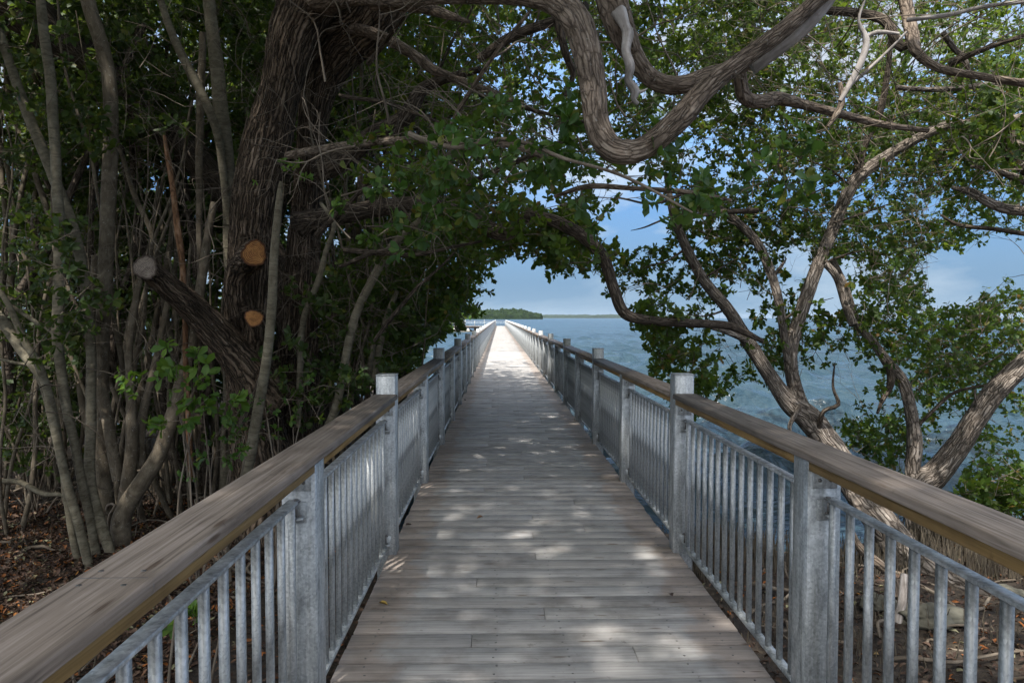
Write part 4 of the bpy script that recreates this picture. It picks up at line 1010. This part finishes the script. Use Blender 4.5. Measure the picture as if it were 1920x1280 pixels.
shrub('young_shrub', 'bright green young shoots in front of the old trunk foot', [(285, 745), (310, 710), (370, 700), (440, 730), (430, 765), (360, 790), (330, 800)], 5.2, 5.7, 17, M['leaf_bright'], .082, base=(370, 980, 5.5))
shrub('young_shrub', 'thin dull green sprouts between the spotted stems and the rail', [(350, 800), (470, 790), (480, 860), (380, 880)], 5.4, 6.2, 14, M['leaf_fresh'], .05, base=(420, 1000, 5.8))
shrub('young_shrub', 'small green sprouts near the pale sapling above the rail', [(490, 740), (545, 735), (540, 800), (480, 800)], 5.6, 6.2, 9, M['leaf_fresh'], .05, base=(510, 930, 5.9))
shrub('young_shrub', 'green seedlings below the left handrail, seen between the balusters', [(290, 1120), (350, 1110), (350, 1200), (300, 1210)], 2.8, 3.4, 4, M['leaf_bright'], .07, base=(330, 1260, 3.0))
shrub('young_shrub', 'small seedling low at the left edge under the railing', [(120, 1235), (170, 1230), (170, 1265), (130, 1270)], 3.2, 3.5, 4, M['leaf_fresh'], .06, base=(150, 1290, 3.4), nst=3)
shrub('low_shrub', 'dull green low bush behind the leaf litter at the far left', [(0, 760), (110, 760), (120, 860), (0, 870)], 7.6, 9, 60, M['leaf_dark'], .06, nst=8)
shrub('low_shrub', 'lime green bush on the bank left of the far platform', [(832, 612), (844, 611), (846, 619), (832, 621)], 112, 115, 60, M['leaf_bright'], .5, nst=4)
T = Tree('lime_tree', 'yellow-green tree standing left of the far platform', tuple(P(856, 612, 132)))
for dx in (-.5, .1, .6): T.limb([(T.base[0], T.base[1], -1.0, .14), (T.base[0] + dx, T.base[1], .6, .1), (T.base[0] + dx * 2.2, T.base[1] + .2, 1.7, .05)], M['bark_grey'], 'trunk', world=True, seg=8)
q = P(857, 590, 132) + bgr.normal(0, 1, (420, 3)) * np.array([1.1, 1.0, .75])
spray_at(T.cr, q, size=.26, nros=(2, 4), k=6, keep_open=False, length=(.3, .7)); T.finish(M['leaf_bright'], M['bark_twig'])
T = Tree('dark_shore_tree', 'dark green tree left of the yellow-green tree, at the far platform', tuple(P(838, 612, 126)))
T.limb([(T.base[0], T.base[1], -1.0, .18), (T.base[0], T.base[1], 1.4, .1)], M['bark_grey'], 'trunk', world=True, seg=8)
q = P(828, 584, 126) + bgr.normal(0, 1, (500, 3)) * np.array([1.5, 1.0, 1.1])
spray_at(T.cr, q, size=.28, nros=(2, 4), k=6, keep_open=False, length=(.3, .7)); T.finish(M['leaf'], M['bark_twig'])

# ---- 7. ground cover
def on_ground(n, x0, x1, y0, y1, rg):
    x = rg.uniform(x0, x1, n); y = rg.uniform(y0, y1, n); return x, y, terrain(x, y)
rg = np.random.default_rng(99)
mb = MB()
for (n, x0, x1, y0, y1) in ((30000, -10, -.6, 1, 11), (26000, -6, -2.0, 4, 8.5), (14000, .4, 7, 1, 8.0)):
    x, y, z = on_ground(n, x0, x1, y0, y1, rg); ok = z > WATER_Z + .03
    x, y, z = x[ok], y[ok], z[ok]; n = len(x)
    d = rg.normal(size=(n, 3)); d[:, 2] = rg.normal(0, .25, n); nr = np.stack([rg.normal(0, .45, n), rg.normal(0, .45, n), np.ones(n)], 1)
    ln = rg.uniform(.025, .07, n)
    leaves(mb, np.stack([x, y, z + .008 + rg.uniform(0, .02, n)], 1), d, nr, ln, ln * rg.uniform(.3, .55, n), fold=.6, droop=rg.choice([-.3, .35]))
tag(mb.build('leaf_litter', M['litter']), 'brown and orange fallen leaves carpeting the ground', 'leaf litter', kind='stuff')
mb = MB()
def spikes(x, y, h, r):
    n = len(x); z = terrain(x, y) - .03
    P0 = np.stack([x, y, z], 1); e = rg.normal(0, .10, (n, 2)) * h[:, None]
    P2 = P0 + np.stack([e[:, 0], e[:, 1], h], 1); P1 = (P0 + P2) / 2 + rg.normal(0, .008, (n, 3))
    tri_tubes(mb, P0, P1, P2, r, r * .45)
def clump_filter(x, y, f, t):
    return np.array([mnoise.noise(Vector((a * f, b * f, 3))) for a, b in zip(x, y)]) > t
for (n, x0, x1, y0, y1, h0, h1, t) in ((5200, 1.3, 7.5, 5.9, 7.6, .10, .36, -.35), (2600, 1.25, 6.5, 2.5, 6.2, .05, .2, .0), (3800, -9, -2, 8.2, 12, .1, .32, -.2), (1500, -7, -1.2, 4, 9, .05, .16, .12)):
    x = rg.uniform(x0, x1, n); y = rg.uniform(y0, y1, n); ok = clump_filter(x, y, .9, t) & (terrain(x, y) > WATER_Z - .12); x, y = x[ok], y[ok]
    spikes(x, y, rg.uniform(h0, h1, len(x)), rg.uniform(.004, .009, len(x)))
tag(mb.build('breathing_roots', M['spike'], smooth=True), 'thickets of thin upright mangrove root spikes along the shore', 'root spikes', kind='stuff')
mb = MB()
for i in range(150):
    side = i < 105
    x0 = rg.uniform(-7, -1.9) if side else rg.uniform(1.6, 5.5); y0 = rg.uniform(5.5, 11) if side else rg.uniform(3.2, 6.6)
    a = rg.uniform(0, 6.28); l = rg.uniform(.4, 1.3); h = rg.uniform(.02, .5) if side and y0 > 7 else rg.uniform(-.02, .07); r = rg.uniform(.008, .022)
    pts = []
    for t in np.linspace(0, 1, 6):
        x = x0 + math.cos(a) * l * t + rg.normal(0, .05); y = y0 + math.sin(a) * l * t + rg.normal(0, .05)
        z = float(terrain(np.array(x), np.array(y))) + h * math.sin(math.pi * t) + (.01 if 0 < t < 1 else -.04)
        pts.append((x, y, z, r * (1 - .4 * t)))
    tube(mb, pts, seg=6, step=.08, cap=False, seed=i)
tag(mb.build('root_tangle', M['bark_twig'], smooth=True), 'tangle of fallen sticks and low roots over the mud', 'roots', kind='stuff')
def rock(px, py, Y, s, label, seed):
    b = P(px, py, Y); b[2] = float(terrain(b[0], b[1])) + s[2] * .25
    mb_ = MB(); n = 22; th = np.linspace(0, math.pi, n); ph_ = np.linspace(0, 2 * math.pi, n * 2, endpoint=False)
    TH_, PH = np.meshgrid(th, ph_, indexing='ij')
    D = np.stack([np.sin(TH_) * np.cos(PH), np.sin(TH_) * np.sin(PH), np.cos(TH_)], 2).reshape(-1, 3)
    k = np.array([1 + .35 * mnoise.fractal(Vector(q) * 1.4 + Vector((seed, 0, 0)), .8, 2, 5) for q in D])
    V = D * k[:, None] * np.array(s); w = n * 2
    i = np.arange(n - 1)[:, None] * w; j = np.arange(w)[None]; kk = (j + 1) % w
    mb_.add(V, [np.stack([i + j, i + w + j, i + w + kk, i + kk], 2).reshape(-1, 4)])
    o = mb_.build('rock', M['rock'], smooth=True); o.location = b; tag(o, label, 'rock', 'rocks on the mud')
rock(1745, 1180, 5.0, (.26, .16, .07), 'flat mossy rock under the leaning trunk', 1)
rock(1650, 1145, 5.2, (.14, .12, .07), 'smaller dark rock left of the flat mossy rock', 2)
rock(1880, 1160, 5.6, (.2, .14, .06), 'rock by the root spikes at the right edge', 3)
rock(75, 1085, 5.4, (.11, .09, .04), 'small pale green stone in the leaf litter at the left edge', 4)
# bent bare root stretched over the litter, dead curved branch on the right mud
T = Tree('fallen_branch', 'bare curved branch lying above the leaf litter at the far left', tuple(P(60, 930, 8)), cat='branch')
T.limb([(-30, 905, 7.6, 5), (30, 902, 7.6, 5), (80, 925, 7.5, 5), (115, 927, 7.4, 4), (140, 940, 7.4, 3)], M['bark_sap'], 'branch', seg=8)
T.limb([(-30, 665, 7, 3), (30, 680, 7, 3), (95, 690, 7, 3)], M['bark_sap'], 'branch', seg=7)
T = Tree('driftwood', 'bleached twisted dead branch standing in the mud under the leaning trunk', tuple(P(1690, 1260, 4.9)), cat='branch')
T.limb([(1600, 1000, 5.6, 4), (1612, 1025, 5.5, 7), (1640, 1050, 5.4, 9), (1672, 1080, 5.3, 7), (1682, 1120, 5.2, 6)], M['bark_limb'], 'branch', seg=12, ridge=.1)
T.limb([(1695, 1075, 5.1, 6), (1692, 1130, 5.05, 7), (1683, 1165, 5.0, 8), (1690, 1200, 4.95, 8), (1700, 1250, 4.9, 12), (1690, 1280, 4.9, 14)], M['bark_pale'], 'branch', seg=14, ridge=.15, nr=4)

# fallen leaves on the deck
for (px, py, m, lab) in ((732, 1141, 'leaf_fallen_yellow', 'small yellow leaf lying on the deck at the near left'), (1267, 1124, 'leaf_fallen_brown', 'curled dark brown leaf on the deck near the right side'), (775, 987, 'leaf_fallen_brown', 'dark leaf by the left side of the deck'), (898, 976, 'leaf_fallen_tan', 'tan leaf in the middle of the shaded deck'), (876, 751, 'leaf_fallen_brown', 'tiny dark leaf far along the deck by the left railing')):
    Y = 1.5 * F / (py - 596); x = (px - 936) / F * Y
    if m not in M: M[m] = simple(m, {'leaf_fallen_yellow': (.38, .25, .05), 'leaf_fallen_brown': (.06, .035, .025), 'leaf_fallen_tan': (.3, .16, .08)}[m], .7)
    mb = MB(); a = rg.uniform(0, 6.28)
    leaves(mb, np.array([[x - .02, Y, .006]]), np.array([[math.cos(a), math.sin(a) * .6, .15]]), np.array([[.1, .1, 1.]]), np.array([.055]), np.array([.026]), fold=.9, droop=.1)
    tag(mb.build('fallen_leaf', M[m]), lab, 'leaf', 'fallen leaves on the deck')

hb = MB(); hb.box((-13500, -400, -25), (13500, 12800, 60))
hm = bpy.data.materials.new('haze'); hm.use_nodes = True; hnt = hm.node_tree
hnt.nodes.remove(hnt.nodes['Principled BSDF']); pv = hnt.nodes.new('ShaderNodeVolumePrincipled')
pv.inputs['Color'].default_value = (.72, .84, 1, 1); pv.inputs['Density'].default_value = .000028
hnt.links.new(pv.outputs[0], hnt.nodes['Material Output'].inputs['Volume'])
tag(hb.build('haze', hm), 'thin blue sea haze over the bay', 'haze', kind='stuff')

# ================================================================== LIGHT, SKY
EL = R(63); HX, HY = -.41, -.91
sd = Vector((HX * math.cos(EL), HY * math.cos(EL), math.sin(EL))).normalized()
sun_d = bpy.data.lights.new('sun', 'SUN'); sun = bpy.data.objects.new('sun', sun_d); COL.objects.link(sun)
sun.rotation_euler = sd.to_track_quat('Z', 'Y').to_euler(); sun_d.energy = 4.1; sun_d.angle = R(.7); sun_d.color = (1, .96, .90)
w = bpy.data.worlds.new('World'); scene.world = w; w.use_nodes = True
nt = w.node_tree; bg = nt.nodes['Background']
sky = nt.nodes.new('ShaderNodeTexSky'); sky.sky_type = 'NISHITA'; sky.sun_disc = False
sky.sun_elevation = EL; sky.sun_rotation = math.atan2(HX, HY); sky.air_density = 1.0; sky.dust_density = .4; sky.ozone_density = 2.5
tc = nt.nodes.new('ShaderNodeTexCoord')
mp = nt.nodes.new('ShaderNodeMapping'); mp.inputs['Scale'].default_value = (1, 1, 3.2); L(nt, tc.outputs['Generated'], mp.inputs[0])
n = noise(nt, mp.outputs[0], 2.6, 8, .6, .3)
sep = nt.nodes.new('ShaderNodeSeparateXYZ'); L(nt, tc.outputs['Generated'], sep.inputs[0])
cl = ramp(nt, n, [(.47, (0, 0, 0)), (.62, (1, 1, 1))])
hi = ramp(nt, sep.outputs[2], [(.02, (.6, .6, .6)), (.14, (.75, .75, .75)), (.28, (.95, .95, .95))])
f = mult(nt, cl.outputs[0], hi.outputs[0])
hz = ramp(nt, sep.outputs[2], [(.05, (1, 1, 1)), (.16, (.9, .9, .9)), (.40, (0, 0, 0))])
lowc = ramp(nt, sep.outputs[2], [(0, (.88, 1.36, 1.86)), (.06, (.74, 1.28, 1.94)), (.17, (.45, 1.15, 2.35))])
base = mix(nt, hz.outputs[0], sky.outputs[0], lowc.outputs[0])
clc = ramp(nt, sep.outputs[2], [(0, (1.6, 2.05, 2.5)), (.2, (2.25, 2.6, 3.0)), (.35, (2.1, 2.3, 2.6)), (.5, (3.4, 3.4, 3.5)), (.8, (5.5, 5.4, 5.3))])  # clouds above the view brightened to add light in the shade
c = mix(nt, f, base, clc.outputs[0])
# unseen bright glow around the sun, added to lift the light in the shade
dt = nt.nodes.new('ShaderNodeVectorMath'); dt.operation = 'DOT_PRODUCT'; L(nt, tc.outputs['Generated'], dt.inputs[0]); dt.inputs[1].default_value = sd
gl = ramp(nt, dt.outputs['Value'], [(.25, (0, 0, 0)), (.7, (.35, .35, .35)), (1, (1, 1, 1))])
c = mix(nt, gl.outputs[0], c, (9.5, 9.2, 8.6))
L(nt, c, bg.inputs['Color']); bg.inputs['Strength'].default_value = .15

vs = scene.view_settings; scene.display_settings.display_device = 'sRGB'
vs.view_transform = 'Standard'; vs.look = 'None'; vs.exposure = 1.08; vs.gamma = 1
scene.cycles.max_bounces = 6; scene.cycles.transparent_max_bounces = 4
scene.cycles.diffuse_bounces = 3; scene.cycles.glossy_bounces = 3; scene.cycles.transmission_bounces = 3
